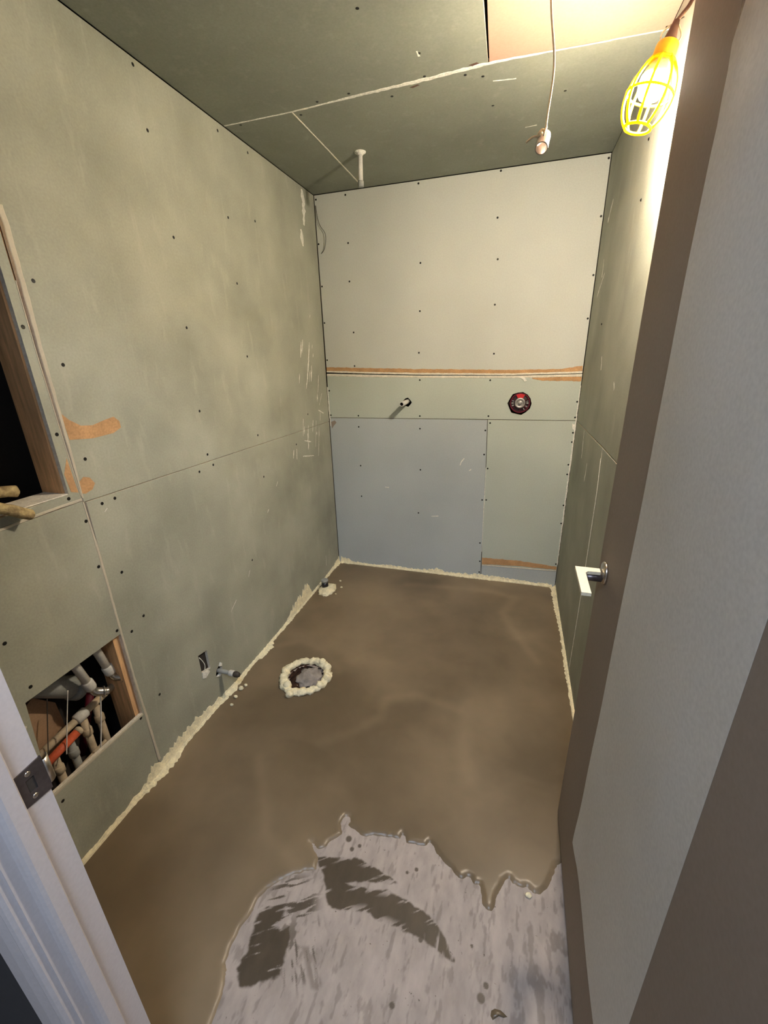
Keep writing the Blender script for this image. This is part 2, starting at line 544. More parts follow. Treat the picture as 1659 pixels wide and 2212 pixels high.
# framing seen inside the openings
box('stud', -0.09, -T - 0.0008, -1.785, -1.745, 1.070, H, 'wood', wl)
box('stud', -0.10, -T - 0.0008, -1.770, -1.733, 0.0, 1.060, 'wood', wl)
prism('sill', 'y', -1.7855, -2.40, [(-0.0135, 1.071), (-0.0135, 1.093), (-0.087, 1.093), (-0.087, 1.071)], 'wood', wl)
box('sill_liner', -0.085, -0.0005, -2.334, -1.782, 1.0935, 1.0965, 'gypsum', wl)
L_SCREWS = [(-1.233, 2.257), (-1.22, 2.106), (-1.185, 1.827), (-0.848, 1.966), (-0.647, 2.001), (-1.198, 1.543), (-0.846, 1.731), (-0.841, 1.442), (-1.206, 1.248), (-1.204, 1.078), (-1.712, 1.625), (-1.695, 1.429), (-1.706, 1.176), (-0.843, 2.247), (-0.644, 2.247), (-0.838, 1.09), (-0.3, 1.118)]
screws(p_up, 'x', 0.0, 1, L_SCREWS)
screws(p_lo, 'x', 0.0, 1, [(-1.266, 1.023), (-1.181, 1.030), (-1.689, 0.804), (-1.654, 0.618), (-1.71, 0.594), (-1.692, 1.037), (-1.647, 1.039), (-0.833, 0.884), (-1.672, 0.293), (-1.021, 0.518), (-0.474, 0.974)])
screws(p_st, 'x', 0.0, 1, [(-1.769, 1.518), (-1.764, 1.256), (-1.783, 1.082)])
screws(p_ac, 'x', 0.0, 1, [(-1.754, 1.004), (-1.756, 0.858), (-1.757, 0.630), (-2.036, 0.789), (-1.763, 0.272), (-2.02, 0.640), (-2.049, 0.252)])
SM_L = [[(-0.15, 2.262), (-0.136, 2.201), (-0.151, 2.098)], [(-0.194, 2.072), (-0.186, 2.031), (-0.183, 1.995)], [(-0.204, 1.511), (-0.241, 1.386), (-0.29, 1.261)], [(-0.222, 1.36), (-0.247, 1.297)], [(-0.152, 1.124), (-0.081, 1.095)], [(-0.371, 0.975), (-0.289, 0.954)], [(-0.363, 1.1), (-0.383, 1.004)], [(-0.196, 1.068), (-0.232, 0.911)], [(-0.406, 0.89), (-0.268, 0.864)], [(-0.507, 0.949), (-0.522, 0.905)], [(-0.474, 0.948), (-0.481, 0.89)], [(-0.163, 1.66), (-0.172, 1.644)], [(-0.825, 0.71), (-0.841, 0.698)], [(-0.711, 0.825), (-0.73, 0.805)], [(-1.179, 0.393), (-1.229, 0.359)], [(-1.05, 0.477), (-1.068, 0.452)], [(-0.214, 0.155), (-0.22, 0.08)], [(-0.086, 1.218), (-0.133, 1.152)], [(-1.68, 1.018), (-1.691, 1.01)]]
SM_W = [.03, .022, .010, .008, .012, .016, .006, .006, .010, .012, .010, .007, .006, .006, .004, .004, .006, .006, .004]
for i, s in enumerate(SM_L):
    w = SM_W[i] * 1.35
    ribbon('plaster_smear', 'x', 0.0, 1, s, [w * .4] + [w] * (len(s) - 2) + [w * .3], 'plaster', wl, th=0.0004, rag=0.55, seed=i * 3.1, step=0.006)
rs = random.Random(5)
for i in range(16):
    y = rs.uniform(-0.36, -0.10); z = rs.uniform(0.92, 1.55); l = rs.uniform(0.02, 0.11)
    ribbon('plaster_smear', 'x', 0.0, 1, [(y, z), (y - 0.12 * l, z - l * 0.5), (y - 0.25 * l, z - l)], [0.002, rs.uniform(0.005, 0.012), 0.002], 'plaster', wl, th=0.0004, rag=0.6, seed=i * 1.7, step=0.005)
ribbon('plaster_smear', 'y', 0.0, -1, [(0.004, 1.25), (0.005, 1.1), (0.008, 1.0)], [0.006, 0.008, 0.004], 'plaster', wl, th=0.003, rag=0.3)

# ------------------------------------------------------------------ wall_back
wb = box('wall_back', -0.2, 1.7, 0.075, 0.09, -0.02, H + 0.06, 'dark_cavity', kind='structure',
         label='far end wall of pale drywall sheets behind the valve and pipe stub', cat='wall')
def circ(cx, cy, r, n=12, jag=0.0, ph=0.0):
    return [(cx + r * (1 + jag * math.sin(k * 2.9 + ph)) * math.cos(2 * math.pi * k / n), cy + r * (1 + jag * math.sin(k * 2.9 + ph)) * math.sin(2 * math.pi * k / n)) for k in range(n)]
PB = ['pale_board', 'gypsum']
b_up = prism('drywall_panel', 'y', 0.0, T, [(0.006, 1.3385), (0.587, 1.317), (1.118, 1.3075), (1.496, 1.3125), (1.497, H - 0.004), (0.003, H - 0.004)], PB, wb)
VX, VZ = 1.189, 1.157
b_mid = prism('drywall_panel', 'y', 0.0, T, [(0.003, 1.0585), (0.587, 1.061), (1.497, 1.063), (1.497, 1.3095), (1.12, 1.3045), (0.587, 1.313), (0.006, 1.331)], ['pale_green_board', 'gypsum'], wb,
              holes=[circ(0.527, 1.157, 0.027, 9, 0.12, 1.0), circ(VX - 0.002, VZ - 0.004, 0.064, 14, 0.05, 0.4)])
b_ll = prism('drywall_panel', 'y', 0.0, T, [(0.003, 0.0), (1.0275, 0.0), (1.021, 0.5), (1.0195, 0.8), (1.012, 1.0575), (0.587, 1.0575), (0.003, 1.055)], ['bluish_board', 'gypsum'], wb)
b_lr = prism('drywall_panel', 'y', 0.0, T, [(1.0305, 0.106), (1.497, 0.120), (1.497, 1.0595), (1.0155, 1.0582), (1.0225, 0.8), (1.024, 0.5)], ['pale_green_board', 'gypsum'], wb)
b_lb = prism('drywall_panel', 'y', 0.001, T, [(1.0315, 0.0), (1.497, 0.0), (1.497, 0.114), (1.031, 0.101)], ['bluish_board', 'gypsum'], wb)
# exposed gypsum edges and torn paper along the joints
ribbon('torn_paper_strip', 'y', 0.0, -1, [(0.006, 1.360), (0.176, 1.353), (0.587, 1.339), (1.117, 1.327), (1.382, 1.329), (1.494, 1.338)], [0.022, 0.024, 0.022, 0.02, 0.016, 0.028], 'torn_paper', wb, th=0.0006, rag=0.15)
ribbon('torn_paper_strip', 'y', 0.0, -1, [(1.243, 1.29), (1.3, 1.286), (1.496, 1.284)], [0.006, 0.018, 0.024], 'torn_paper', wb, th=0.0005, rag=0.15)
ribbon('gypsum_edge', 'y', 0.0, -1, [(0.006, 1.344), (0.3, 1.332), (0.587, 1.3225), (1.118, 1.313), (1.496, 1.318)], [0.010, 0.010, 0.009, 0.010, 0.010], 'gypsum', wb, th=0.0016, rag=0.2)
ribbon('gypsum_edge', 'y', 0.0, -1, [(0.006, 1.324), (0.3, 1.313), (0.587, 1.306), (1.12, 1.298), (1.496, 1.303)], [0.013, 0.014, 0.012, 0.013, 0.012], 'gypsum', wb, th=0.0016, rag=0.2)
ribbon('torn_paper_strip', 'y', 0.0, -1, [(1.032, 0.133), (1.15, 0.138), (1.261, 0.142), (1.38, 0.139), (1.495, 0.136)], [0.05, 0.044, 0.040, 0.03, 0.022], 'torn_paper', wb, th=0.0006, rag=0.1)
ribbon('gypsum_edge', 'y', 0.0, -1, [(1.033, 0.102), (1.267, 0.1095), (1.496, 0.1165)], [0.005, 0.006, 0.005], 'gypsum', wb, th=0.0014, rag=0.2)
ribbon('gypsum_edge', 'y', 0.0, -1, [(1.496, 1.25), (1.496, 0.9), (1.495, 0.6), (1.496, 0.16)], [0.004, 0.008, 0.008, 0.005], 'plaster', wb, th=0.002, rag=0.35)
ribbon('gypsum_edge', 'y', 0.0, -1, [(1.022, 0.77), (1.0235, 0.5), (1.027, 0.2)], [0.003, 0.004, 0.003], 'plaster', wb, th=0.0012, rag=0.4)
prism('torn_paper_patch', 'y', -0.004, 0.0, [(1.172, 1.297), (1.205, 1.294), (1.216, 1.278), (1.204, 1.272), (1.196, 1.284)], 'plaster', wb)
prism('torn_paper_patch', 'y', -0.003, 0.001, [(1.478, 1.045), (1.494, 1.04), (1.494, 1.005), (1.482, 1.018)], 'plaster', wb)
prism('stain_patch', 'y', -0.0004, 0.001, [(0.012, 1.03), (0.04, 1.04), (0.05, 1.025), (0.03, 1.005), (0.016, 0.985)], 'door_paint', wb)
B_SCREWS = [(0.188, 2.257), (0.595, 2.262), (1.008, 2.266), (1.489, 2.256), (0.012, 2.254), (1.005, 2.071), (1.488, 2.029), (0.607, 1.9), (1.018, 1.886), (1.488, 1.78), (0.191, 2.03), (0.010, 2.04), (0.013, 1.823), (0.188, 1.838), (0.605, 1.661), (1.017, 1.672), (1.488, 1.582), (0.013, 1.625), (0.199, 1.565), (0.6, 1.44), (1.028, 1.424), (0.014, 1.412), (0.195, 1.374)]
screws(b_up, 'y', 0.0, -1, B_SCREWS)
screws(b_mid, 'y', 0.0, -1, [(0.606, 1.287), (1.016, 1.282), (1.489, 1.290), (0.014, 1.227), (0.014, 1.073), (0.205, 1.072), (0.607, 1.075), (1.018, 1.08), (1.489, 1.164), (1.489, 1.079)])
screws(b_ll, 'y', 0.0, -1, [(0.204, 1.001), (0.608, 0.998), (1.005, 0.996), (1.006, 0.85), (0.612, 0.735), (0.205, 0.743), (0.201, 0.528), (1.010, 0.559), (0.6, 0.438), (1.012, 0.261), (1.018, 0.128), (1.018, 0.047)])
screws(b_lr, 'y', 0.0, -1, [(1.030, 1.04), (1.488, 0.994), (1.489, 0.941), (1.032, 0.764), (1.486, 0.809), (1.486, 0.751), (1.035, 0.561), (1.488, 0.559), (1.488, 0.442), (1.488, 0.165), (1.040, 0.128)])
for i, s in enumerate([[(0.888, 0.822), (0.872, 0.801), (0.864, 0.777)], [(0.92, 0.744), (0.933, 0.754)], [(0.372, 0.605), (0.398, 0.603)], [(0.688, 0.422), (0.734, 0.426)]]):
    ribbon('plaster_smear', 'y', 0.0, -1, s, [0.004] + [0.006] * (len(s) - 1), 'plaster', wb, th=0.0004, rag=0.4, seed=i, step=0.006)

# ------------------------------------------------------------------ wall_right
wr = box('wall_right', 1.575, 1.59, -2.5, 0.10, -0.02, H + 0.06, 'dark_cavity', kind='structure',
         label='green drywall wall on the right beside the open door', cat='wall')
r_up = prism('drywall_panel', 'x', W, W + T, [(-0.002, 1.062), (-0.777, 1.0765), (-2.334, 1.083), (-2.334, H - 0.004), (-0.002, H - 0.004)], GB, wr)
r_l1 = prism('drywall_panel', 'x', W, W + T, [(-0.002, 0.0), (-0.002, 1.0585), (-0.777, 1.0705), (-0.790, 1.0705), (-0.815, 0.9), (-0.821, 0.64), (-0.821, 0.3), (-0.814, 0.0)], GB, wr)
r_l2 = prism('drywall_panel', 'x', W, W + T, [(-0.817, 0.0), (-0.824, 0.3), (-0.824, 0.64), (-0.818, 0.9), (-0.793, 1.0705), (-1.07, 1.0715), (-2.334, 1.075), (-2.334, 0.0)], GB, wr)
ribbon('gypsum_edge', 'x', W, -1, [(-0.792, 1.03), (-0.8165, 0.9), (-0.8225, 0.643), (-0.8225, 0.325), (-0.8155, 0.04)], [0.008, 0.008, 0.007, 0.008, 0.008], 'plaster', wr, th=0.001, rag=0.3)
screws(r_up, 'x', W, -1, [(-0.793, 1.879), (-0.768, 2.046), (-0.375, 1.535)])
for i, s in enumerate([[(-0.221, 2.037), (-0.153, 1.968)], [(-0.191, 1.815), (-0.197, 1.74)], [(-0.259, 1.75), (-0.132, 1.67)], [(-0.49, 1.403), (-0.516, 1.347)], [(-0.811, 1.318), (-0.837, 1.296)], [(-0.299, 1.057), (-0.332, 0.924)], [(-0.505, 0.942), (-0.502, 0.853)]]):
    ribbon('plaster_smear', 'x', W, -1, s, [0.006, 0.014], 'plaster', wr, th=0.0004, rag=0.6, seed=i * 2.3, step=0.006)

# ------------------------------------------------------------------ ceiling
ce = box('ceiling', -0.2, 1.7, -2.45, 0.1, H + 0.05, H + 0.065, 'dark_cavity', kind='structure',
         label='sloping joints of green and pink drywall sheets overhead', cat='ceiling')
GC = ['green_board_ceiling', 'gypsum']
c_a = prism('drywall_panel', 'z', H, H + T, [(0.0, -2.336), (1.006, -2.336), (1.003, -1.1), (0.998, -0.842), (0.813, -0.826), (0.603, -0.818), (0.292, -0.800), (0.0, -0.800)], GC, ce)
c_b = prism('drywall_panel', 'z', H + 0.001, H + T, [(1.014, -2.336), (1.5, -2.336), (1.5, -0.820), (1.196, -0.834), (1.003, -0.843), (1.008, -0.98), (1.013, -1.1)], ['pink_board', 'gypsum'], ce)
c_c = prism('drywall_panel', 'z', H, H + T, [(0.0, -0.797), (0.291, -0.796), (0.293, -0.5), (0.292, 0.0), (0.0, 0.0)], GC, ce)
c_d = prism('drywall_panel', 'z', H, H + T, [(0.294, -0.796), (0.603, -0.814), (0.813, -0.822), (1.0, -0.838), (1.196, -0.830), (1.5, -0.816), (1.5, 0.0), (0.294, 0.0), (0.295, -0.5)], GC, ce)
ribbon('joint_plaster', 'z', H, -1, [(0.003, -0.7975), (0.15, -0.7975), (0.292, -0.798), (0.45, -0.807), (0.603, -0.816), (0.813, -0.824), (0.96, -0.836), (1.05, -0.838), (1.196, -0.832), (1.35, -0.824)], [0.006, 0.006, 0.007, 0.010, 0.016, 0.018, 0.018, 0.012, 0.006, 0.004], 'plaster', ce, th=0.001, rag=0.3)
ribbon('joint_plaster', 'z', H, -1, [(0.2925, -0.797), (0.294, -0.512), (0.293, -0.071), (0.293, -0.003)], [0.006, 0.007, 0.008, 0.007], 'gypsum', ce, th=0.001, rag=0.15)
screws(c_a, 'z', H, -1, [(0.408, -0.826), (0.531, -0.835), (0.797, -0.841), (0.689, -1.182), (0.804, -0.957)])
screws(c_c, 'z', H, -1, [(0.065, -0.782)])
screws(c_d, 'z', H, -1, [(0.667, -0.768), (0.924, -0.803), (1.245, -0.595), (0.315, -0.768), (0.978, -0.776), (1.0, -0.585)])
prism('torn_paper_patch', 'z', H - 0.0006, H, [(0.94, -0.850), (0.965, -0.856), (0.972, -0.848), (0.95, -0.842)], 'socket_brown', ce)
prism('torn_paper_patch', 'z', H - 0.0006, H, [(0.738, -0.799), (0.766, -0.806), (0.772, -0.801), (0.748, -0.792)], 'socket_brown', ce)
for i, s in enumerate([[(1.008, -0.739), (1.082, -0.726)], [(0.799, -0.969), (0.801, -0.943)], [(1.116, -0.375), (1.16, -0.379)]]):
    ribbon('plaster_smear', 'z', H, -1, s, [0.004, 0.007], 'plaster', ce, th=0.0004, rag=0.5, seed=i)

# ------------------------------------------------------------------ wall_front with the doorway, and the corridor
XL, XR = 0.58, 1.4575           # opening in the framing
ZT = 2.075
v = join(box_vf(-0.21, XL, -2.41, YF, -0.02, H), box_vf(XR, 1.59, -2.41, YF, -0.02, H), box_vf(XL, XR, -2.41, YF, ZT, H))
link('wall_front', v[0], v[1], 'corridor_shade', kind='structure', label='wall around the doorway that the view looks through', cat='wall')
v = join(box_vf(-1.2, -1.15, -4.4, -2.41, -0.02, 2.45), box_vf(-1.2, -0.21, -2.41, -2.36, -0.02, 2.45), box_vf(1.59, 2.7, -2.41, -2.36, -0.02, 2.45))
link('wall_corridor', v[0], v[1], 'corridor_paint', kind='structure', label='plain painted corridor walls outside the doorway', cat='wall')
box('wall_corridor_far', -1.2, 2.7, -4.45, -4.4, -0.02, 2.45, 'corridor_paint', kind='structure', label='plain painted corridor wall behind the viewer', cat='wall')
box('wall_corridor_end', 2.65, 2.7, -4.4, -2.41, -0.02, 2.45, 'corridor_paint', kind='structure', label='plain painted wall at the corridor end', cat='wall')
box('ceiling_corridor', -1.2, 2.7, -4.45, -2.41, 2.45, 2.5, 'corridor_paint', kind='structure', label='plain painted corridor ceiling outside the doorway', cat='ceiling')

# left jamb: board, stop, casing with a moulded edge, strike plate
tj = thing('trim_1', (0.59, -2.375, 0.0), 'white painted door jamb with strike plate at lower left', 'door frame', 'structure')
box('jamb_board', 0.58, 0.60, -2.411, YF, 0.0, 2.055, 'trim_paint', tj)
prof = [(0.600, -2.3705), (0.6105, -2.3705), (0.6125, -2.3725), (0.6125, -2.388), (0.6105, -2.3925), (0.6065, -2.3955), (0.600, -2.397)]
prism('door_stop', 'z', 0.0, 2.04, prof, 'trim_paint', tj)
casing = [(0.5965, -2.411), (0.5965, -2.419), (0.594, -2.4235), (0.589, -2.4255), (0.583, -2.424), (0.579, -2.4215), (0.575, -2.4215), (0.560, -2.4255), (0.538, -2.4275), (0.532, -2.4255), (0.529, -2.4215), (0.527, -2.411)]
prism('casing', 'z', 0.0, 2.12, casing, 'trim_paint', tj)
sp = prism('strike_plate', 'x', 0.6018, 0.5995, [(-2.368, 0.951), (-2.334, 0.954), (-2.334, 0.897), (-2.368, 0.899)], 'steel_dark', tj,
           holes=[[(-2.358, 0.936), (-2.348, 0.936), (-2.348, 0.915), (-2.358, 0.915)]], label='dark brushed metal strike plate')
box('pocket_shade', 0.5990, 0.6006, -2.3585, -2.3475, 0.9145, 0.9365, 'dark_cavity', sp)  # dark block filling the hole, paints the pocket's shade
Vv, Ff = [], []
for i in range(7):
    a = math.radians(-90 + 90 * i / 6)
    for z in (0.905, 0.945):
        Vv.append((0.6006 + 0 - 0.009 * (1 + math.sin(a)), -2.334 + 0.010 * math.cos(a), z))
for i in range(6):
    Ff.append((2 * i, 2 * i + 1, 2 * i + 3, 2 * i + 2))
lipo = link('strike_lip', Vv, Ff, 'nickel', sp, smooth=True)
sol = lipo.modifiers.new('thick', 'SOLIDIFY'); sol.thickness = 0.0015
for z in (0.944, 0.907):
    lathe('plate_screw', (0.6018, -2.353 if z > 0.92 else -2.354, z), (1, 0, 0), [(-0.001, 0.0035), (0.0006, 0.0035), (0.0009, 0.002)], 'nickel', sp, seg=10)
tr_ = thing('trim_2', (1.44, -2.375, 0.0), 'white painted hinge side door jamb at right', 'door frame', 'structure')
box('jamb_board', 1.4375, 1.4575, -2.411, YF, 0.0, 2.055, 'trim_paint', tr_)
prism('door_stop', 'z', 0.0, 2.04, [(1.4375 - (q[0] - 0.6), q[1]) for q in prof], 'trim_paint', tr_)
prism('casing', 'z', 0.0, 2.12, [(2.0375 - q[0], q[1]) for q in casing], 'trim_paint', tr_)
th_ = thing('trim_3', (1.0, -2.375, 2.055), 'white painted head of the door frame', 'door frame', 'structure')
box('head_board', 0.58, 1.4575, -2.411, YF, 2.056, 2.0745, 'trim_paint', th_)
box('head_casing', 0.596, 1.4415, -2.4275, -2.4115, 2.060, 2.125, 'trim_paint', th_)

# ------------------------------------------------------------------ floor: slab, levelling compound
def vnoise(x, y, seed=0):
    xi = np.floor(x).astype(np.int64); yi = np.floor(y).astype(np.int64)
    fx = x - xi; fy = y - yi
    fx = fx * fx * (3 - 2 * fx); fy = fy * fy * (3 - 2 * fy)
    def h(a, b):
        n = (a * 374761393 + b * 668265263 + seed * 1442695041) & 0x7fffffff
        n = ((n ^ (n >> 13)) * 1274126177) & 0x7fffffff
        return ((n ^ (n >> 16)) & 0xffff) / 65535.0
    return (h(xi, yi) * (1 - fx) + h(xi + 1, yi) * fx) * (1 - fy) + (h(xi, yi + 1) * (1 - fx) + h(xi + 1, yi + 1) * fx) * fy
def fbm(x, y, oct=4, seed=0):
    s = 0; a = 0.5; t = 0
    for k in range(oct):
        s = s + a * vnoise(x, y, seed + k); t += a
        a *= 0.5; x = x * 2.03; y = y * 2.03
    return s / t
def seg_dist(px, py, poly, closed=True):
    d = np.full(px.shape, 1e9)
    n = len(poly)
    for i in range(n if closed else n - 1):
        ax, ay = poly[i]; bx, by = poly[(i + 1) % n]
        ex, ey = bx - ax, by - ay
        L = ex * ex + ey * ey + 1e-12
        t = np.clip(((px - ax) * ex + (py - ay) * ey) / L, 0, 1)
        d = np.minimum(d, np.hypot(px - ax - t * ex, py - ay - t * ey))
    return d
def sdf(px, py, poly):
    d = seg_dist(px, py, poly)
    ins = np.zeros(px.shape, bool)
    n = len(poly)
    for i in range(n):
        ax, ay = poly[i]; bx, by = poly[(i + 1) % n]
        c = ((ay > py) != (by > py)) & (px < (bx - ax) * (py - ay) / (by - ay + 1e-12) + ax)
        ins ^= c
    return np.where(ins, d, -d)
def sstep(a, b, x):
    t = np.clip((x - a) / (b - a), 0, 1)
    return t * t * (3 - 2 * t)
def grid_obj(name, xs, ys, Z, keep, mt, attr, A, parent=None, **k):
    nx, ny = len(xs), len(ys)
    X, Y = np.meshgrid(xs, ys, indexing='ij')
    idx = np.arange(nx * ny).reshape(nx, ny)
    q = np.stack([idx[:-1, :-1], idx[1:, :-1], idx[1:, 1:], idx[:-1, 1:]], -1)
    kk = keep[:-1, :-1] | keep[1:, :-1] | keep[1:, 1:] | keep[:-1, 1:]
    q = q[kk]
    used = np.unique(q)
    remap = np.full(nx * ny, -1); remap[used] = np.arange(len(used))
    P = np.stack([X, Y, Z], -1).reshape(-1, 3)[used]
    q = remap[q].reshape(-1, 4)
    me = bpy.data.meshes.new(name)
    me.vertices.add(len(P)); me.vertices.foreach_set('co', P.astype(np.float32).ravel())
    me.loops.add(q.size); me.loops.foreach_set('vertex_index', q.astype(np.int32).ravel())
    me.polygons.add(len(q)); me.polygons.foreach_set('loop_start', np.arange(0, q.size, 4, dtype=np.int32))
    me.update(calc_edges=True)
    me.polygons.foreach_set('use_smooth', np.ones(len(q), bool))
    at = me.attributes.new(attr, 'FLOAT', 'POINT')
    at.data.foreach_set('value', A.reshape(-1)[used].astype(np.float32))
    me.materials.append(MATS[mt])
    me.validate()
    o = bpy.data.objects.new(name, me)
    COL.objects.link(o)
    ORG[o.name] = Vector((0, 0, 0))
    if parent is not None:
        o.parent = parent
        o.location = -ORG[parent.name]
    tag(o, k.get('label'), k.get('cat'), k.get('kind'))
    return o

ZS = -0.006
DC = (0.303, -1.158)            # drain centre
SM1 = [(0.680, -1.850), (0.755, -1.829), (0.818, -1.818), (0.857, -1.826), (0.903, -1.835), (0.941, -1.848), (0.883, -1.866), (0.845, -1.8735), (0.81, -1.884), (0.795, -1.8895), (0.81, -1.8915), (0.848, -1.8835), (0.914, -1.873), (0.97, -1.88), (1.025, -1.892), (1.066, -1.911), (1.094, -1.933), (1.107, -1.957), (1.129, -1.973), (1.113, -1.978), (1.076, -1.966), (1.037, -1.954), (1.0, -1.95), (0.949, -1.949), (0.896, -1.944), (0.867, -1.939), (0.806, -1.954), (0.765, -1.955), (0.728, -1.896)]
SM2 = [(0.591, -2.015), (0.624, -1.972), (0.658, -1.94), (0.681, -1.928), (0.681, -1.956), (0.65, -1.993), (0.661, -2.036), (0.686, -2.019), (0.701, -2.054), (0.706, -2.116), (0.689, -2.13), (0.622, -2.166), (0.602, -2.137), (0.604, -2.101), (0.598, -2.064), (0.587, -2.032)]
SM3 = [(0.737, -2.053), (0.754, -2.048), (0.815, -2.102), (0.812, -2.115), (0.794, -2.116)]
xs = np.unique(np.round(np.concatenate([np.arange(-1.2, 0.18, 0.12), np.arange(0.18, 0.44, 0.013), np.arange(0.44, 0.54, 0.01), np.arange(0.54, 1.40, 0.0024), np.arange(1.40, 1.5, 0.01), np.arange(1.5, 2.71, 0.12)]), 4))
ys = np.unique(np.round(np.concatenate([np.arange(-4.4, -2.36, 0.12), np.arange(-2.36, -2.24, 0.01), np.arange(-2.24, -1.69, 0.0024), np.arange(-1.69, -1.66, 0.01), np.arange(-1.66, -1.3, 0.05), np.arange(-1.3, -1.02, 0.013), np.arange(-1.02, 0.12, 0.08)]), 4))
X, Y = np.meshgrid(xs, ys, indexing='ij')
ang = -0.62
U = X * math.cos(ang) - Y * math.sin(ang); Vn = X * math.sin(ang) + Y * math.cos(ang)
st = fbm(U * 22, Vn * 160, 4, 3)
st2 = fbm(X * 110, Y * 18, 4, 8)
ang3 = 0.55
U3 = X * math.cos(ang3) + Y * math.sin(ang3); V3 = -X * math.sin(ang3) + Y * math.cos(ang3)
st3 = fbm(U3 * 16 + 5, V3 * 120, 4, 13)
lump = fbm(X * 60, Y * 60, 4, 21)
m1 = sstep(-0.002, 0.004, sdf(X, Y, SM1) + (lump - 0.5) * 0.012)
brk = sstep(0.98, 1.10, X) * 0.55 + sstep(0.0, 0.02, 0.028 - np.abs(Y + 1.868 - (X - 0.75) * 0.06)) * 0.0
m1 = m1 * sstep(brk - 0.1, brk + 0.1, st2 * 1.0 + 0.02)
m2 = sstep(-0.004, 0.004, sdf(X, Y, SM2) + (lump - 0.5) * 0.016)
up2_ = sstep(-2.05, -1.96, Y)
m2 = m2 * sstep(0.30 + 0.26 * up2_ - 0.06, 0.30 + 0.26 * up2_ + 0.06, st3)
m3 = 0.8 * sstep(-0.006, 0.004, sdf(X, Y, SM3)) * sstep(0.46, 0.54, fbm(U * 110, Vn * 14, 3, 77))
m1 = m1 * (1 - 0.85 * sstep(0.60, 0.66, fbm(U * 14, Vn * 130, 3, 101)) * sstep(0.022, 0.004, sdf(X, Y, SM1)))
zone = sstep(1.15, 0.6, np.hypot((X - 0.665) / 0.085, (Y + 1.975) / 0.075))
m4 = zone * sstep(0.55, 0.62, st3) * 0.95
zone5 = sstep(1.1, 0.5, np.hypot((X - 0.745) / 0.06, (Y + 2.06) / 0.09))
m4 = np.maximum(m4, zone5 * sstep(0.62, 0.70, fbm(U * 120 + 7, Vn * 16, 3, 77)) * 0.85)
dab = sstep(0.62, 0.70, fbm(X * 55 + 9, Y * 30, 3, 31)) * 0.75 * sstep(0.10, 0.02, np.hypot((X - 0.70) * 0.9, Y + 2.06)) 
dab2 = sstep(0.60, 0.72, fbm(X * 46, Y * 22 + 4, 4, 41)) * 0.45 * sstep(1.05, 1.36, X)
fringe = sstep(0.60, 0.72, fbm(X * 100 + 3, Y * 28, 4, 51)) * 0.55
S = np.clip(np.maximum.reduce([m1, m2, m3 * 0.6, m4, dab, dab2, fringe * 0.6]), 0, 1)
for (sx, sy, sr) in ((0.90, -1.90, 0.006), (0.93, -1.885, 0.007), (1.005, -1.935, 0.006), (1.03, -1.955, 0.006), (0.985, -1.80, 0.006), (0.96, -1.815, 0.005), (0.80, -1.785, 0.006), (1.19, -2.02, 0.010), (1.20, -1.995, 0.007), (1.21, -2.10, 0.012), (0.99, -2.09, 0.007), (1.16, -1.93, 0.004), (0.76, -1.775, 0.010), (0.78, -1.80, 0.007)):
    S = np.maximum(S, sstep(1.15, 0.75, np.hypot(X - sx, Y - sy) / sr) * 0.9)
Z = ZS + (fbm(X * 25, Y * 25, 4, 5) - 0.5) * 0.0012
hole = np.hypot(X - DC[0], Y - DC[1]) > 0.092
fl = grid_obj('floor', xs, ys, Z, hole, 'slab_concrete', 'smear', S, kind='structure', label='pale dry concrete floor slab streaked with wet compound', cat='floor')

EDGE = [(0.598, -2.234), (0.592, -2.192), (0.58, -2.157), (0.562, -2.132), (0.556, -2.101), (0.561, -2.056), (0.57, -2.022), (0.568, -1.995), (0.581, -1.962), (0.607, -1.935), (0.636, -1.912), (0.664, -1.896), (0.696, -1.882), (0.689, -1.852), (0.664, -1.832), (0.647, -1.817), (0.656, -1.815), (0.678, -1.828), (0.698, -1.82), (0.701, -1.802), (0.721, -1.783), (0.734, -1.767), (0.723, -1.748), (0.715, -1.733), (0.723, -1.712), (0.738, -1.708), (0.748, -1.724), (0.742, -1.737), (0.768, -1.743), (0.797, -1.757), (0.831, -1.745), (0.873, -1.736), (0.918, -1.73), (0.92, -1.714), (0.93, -1.72), (0.937, -1.736), (0.971, -1.734), (1.002, -1.728), (1.007, -1.715), (1.023, -1.726), (1.036, -1.741), (1.063, -1.76), (1.085, -1.769), (1.091, -1.779), (1.113, -1.789), (1.13, -1.778), (1.141, -1.778), (1.151, -1.793), (1.168, -1.788), (1.173, -1.806), (1.18, -1.832), (1.194, -1.845), (1.206, -1.842), (1.214, -1.828), (1.216, -1.8), (1.228, -1.779), (1.236, -1.757), (1.249, -1.747), (1.258, -1.76), (1.281, -1.762), (1.299, -1.757), (1.317, -1.769), (1.334, -1.764), (1.352, -1.747), (1.366, -1.718), (1.386, -1.672)]
POLY = EDGE + [(1.44, -1.64), (1.56, -1.62), (1.56, 0.06), (-0.06, 0.06), (-0.06, -2.40), (0.60, -2.40), (0.602, -2.30)]
xs = np.linspace(0.0, 1.4995, 301)
ys = np.linspace(-2.335, -0.0005, 468)
X, Y = np.meshgrid(xs, ys, indexing='ij')
d = sdf(X, Y, POLY) + (fbm(X * 90, Y * 90, 3, 17) - 0.5) * 0.006
dh = np.hypot(X - DC[0], Y - DC[1]) - 0.094
Z = np.where(d > 0, ZS + 0.0062 * np.sqrt(np.clip(d / 0.013, 0, 1)), ZS + d * 0.9) + (fbm(X * 5, Y * 5, 3, 2) - 0.5) * 0.0012
keep = (d > -0.012) & (dh > 0)
def vein_or_glint(pts, w):
    return np.exp(-(seg_dist(X, Y, pts, False) / w) ** 2)
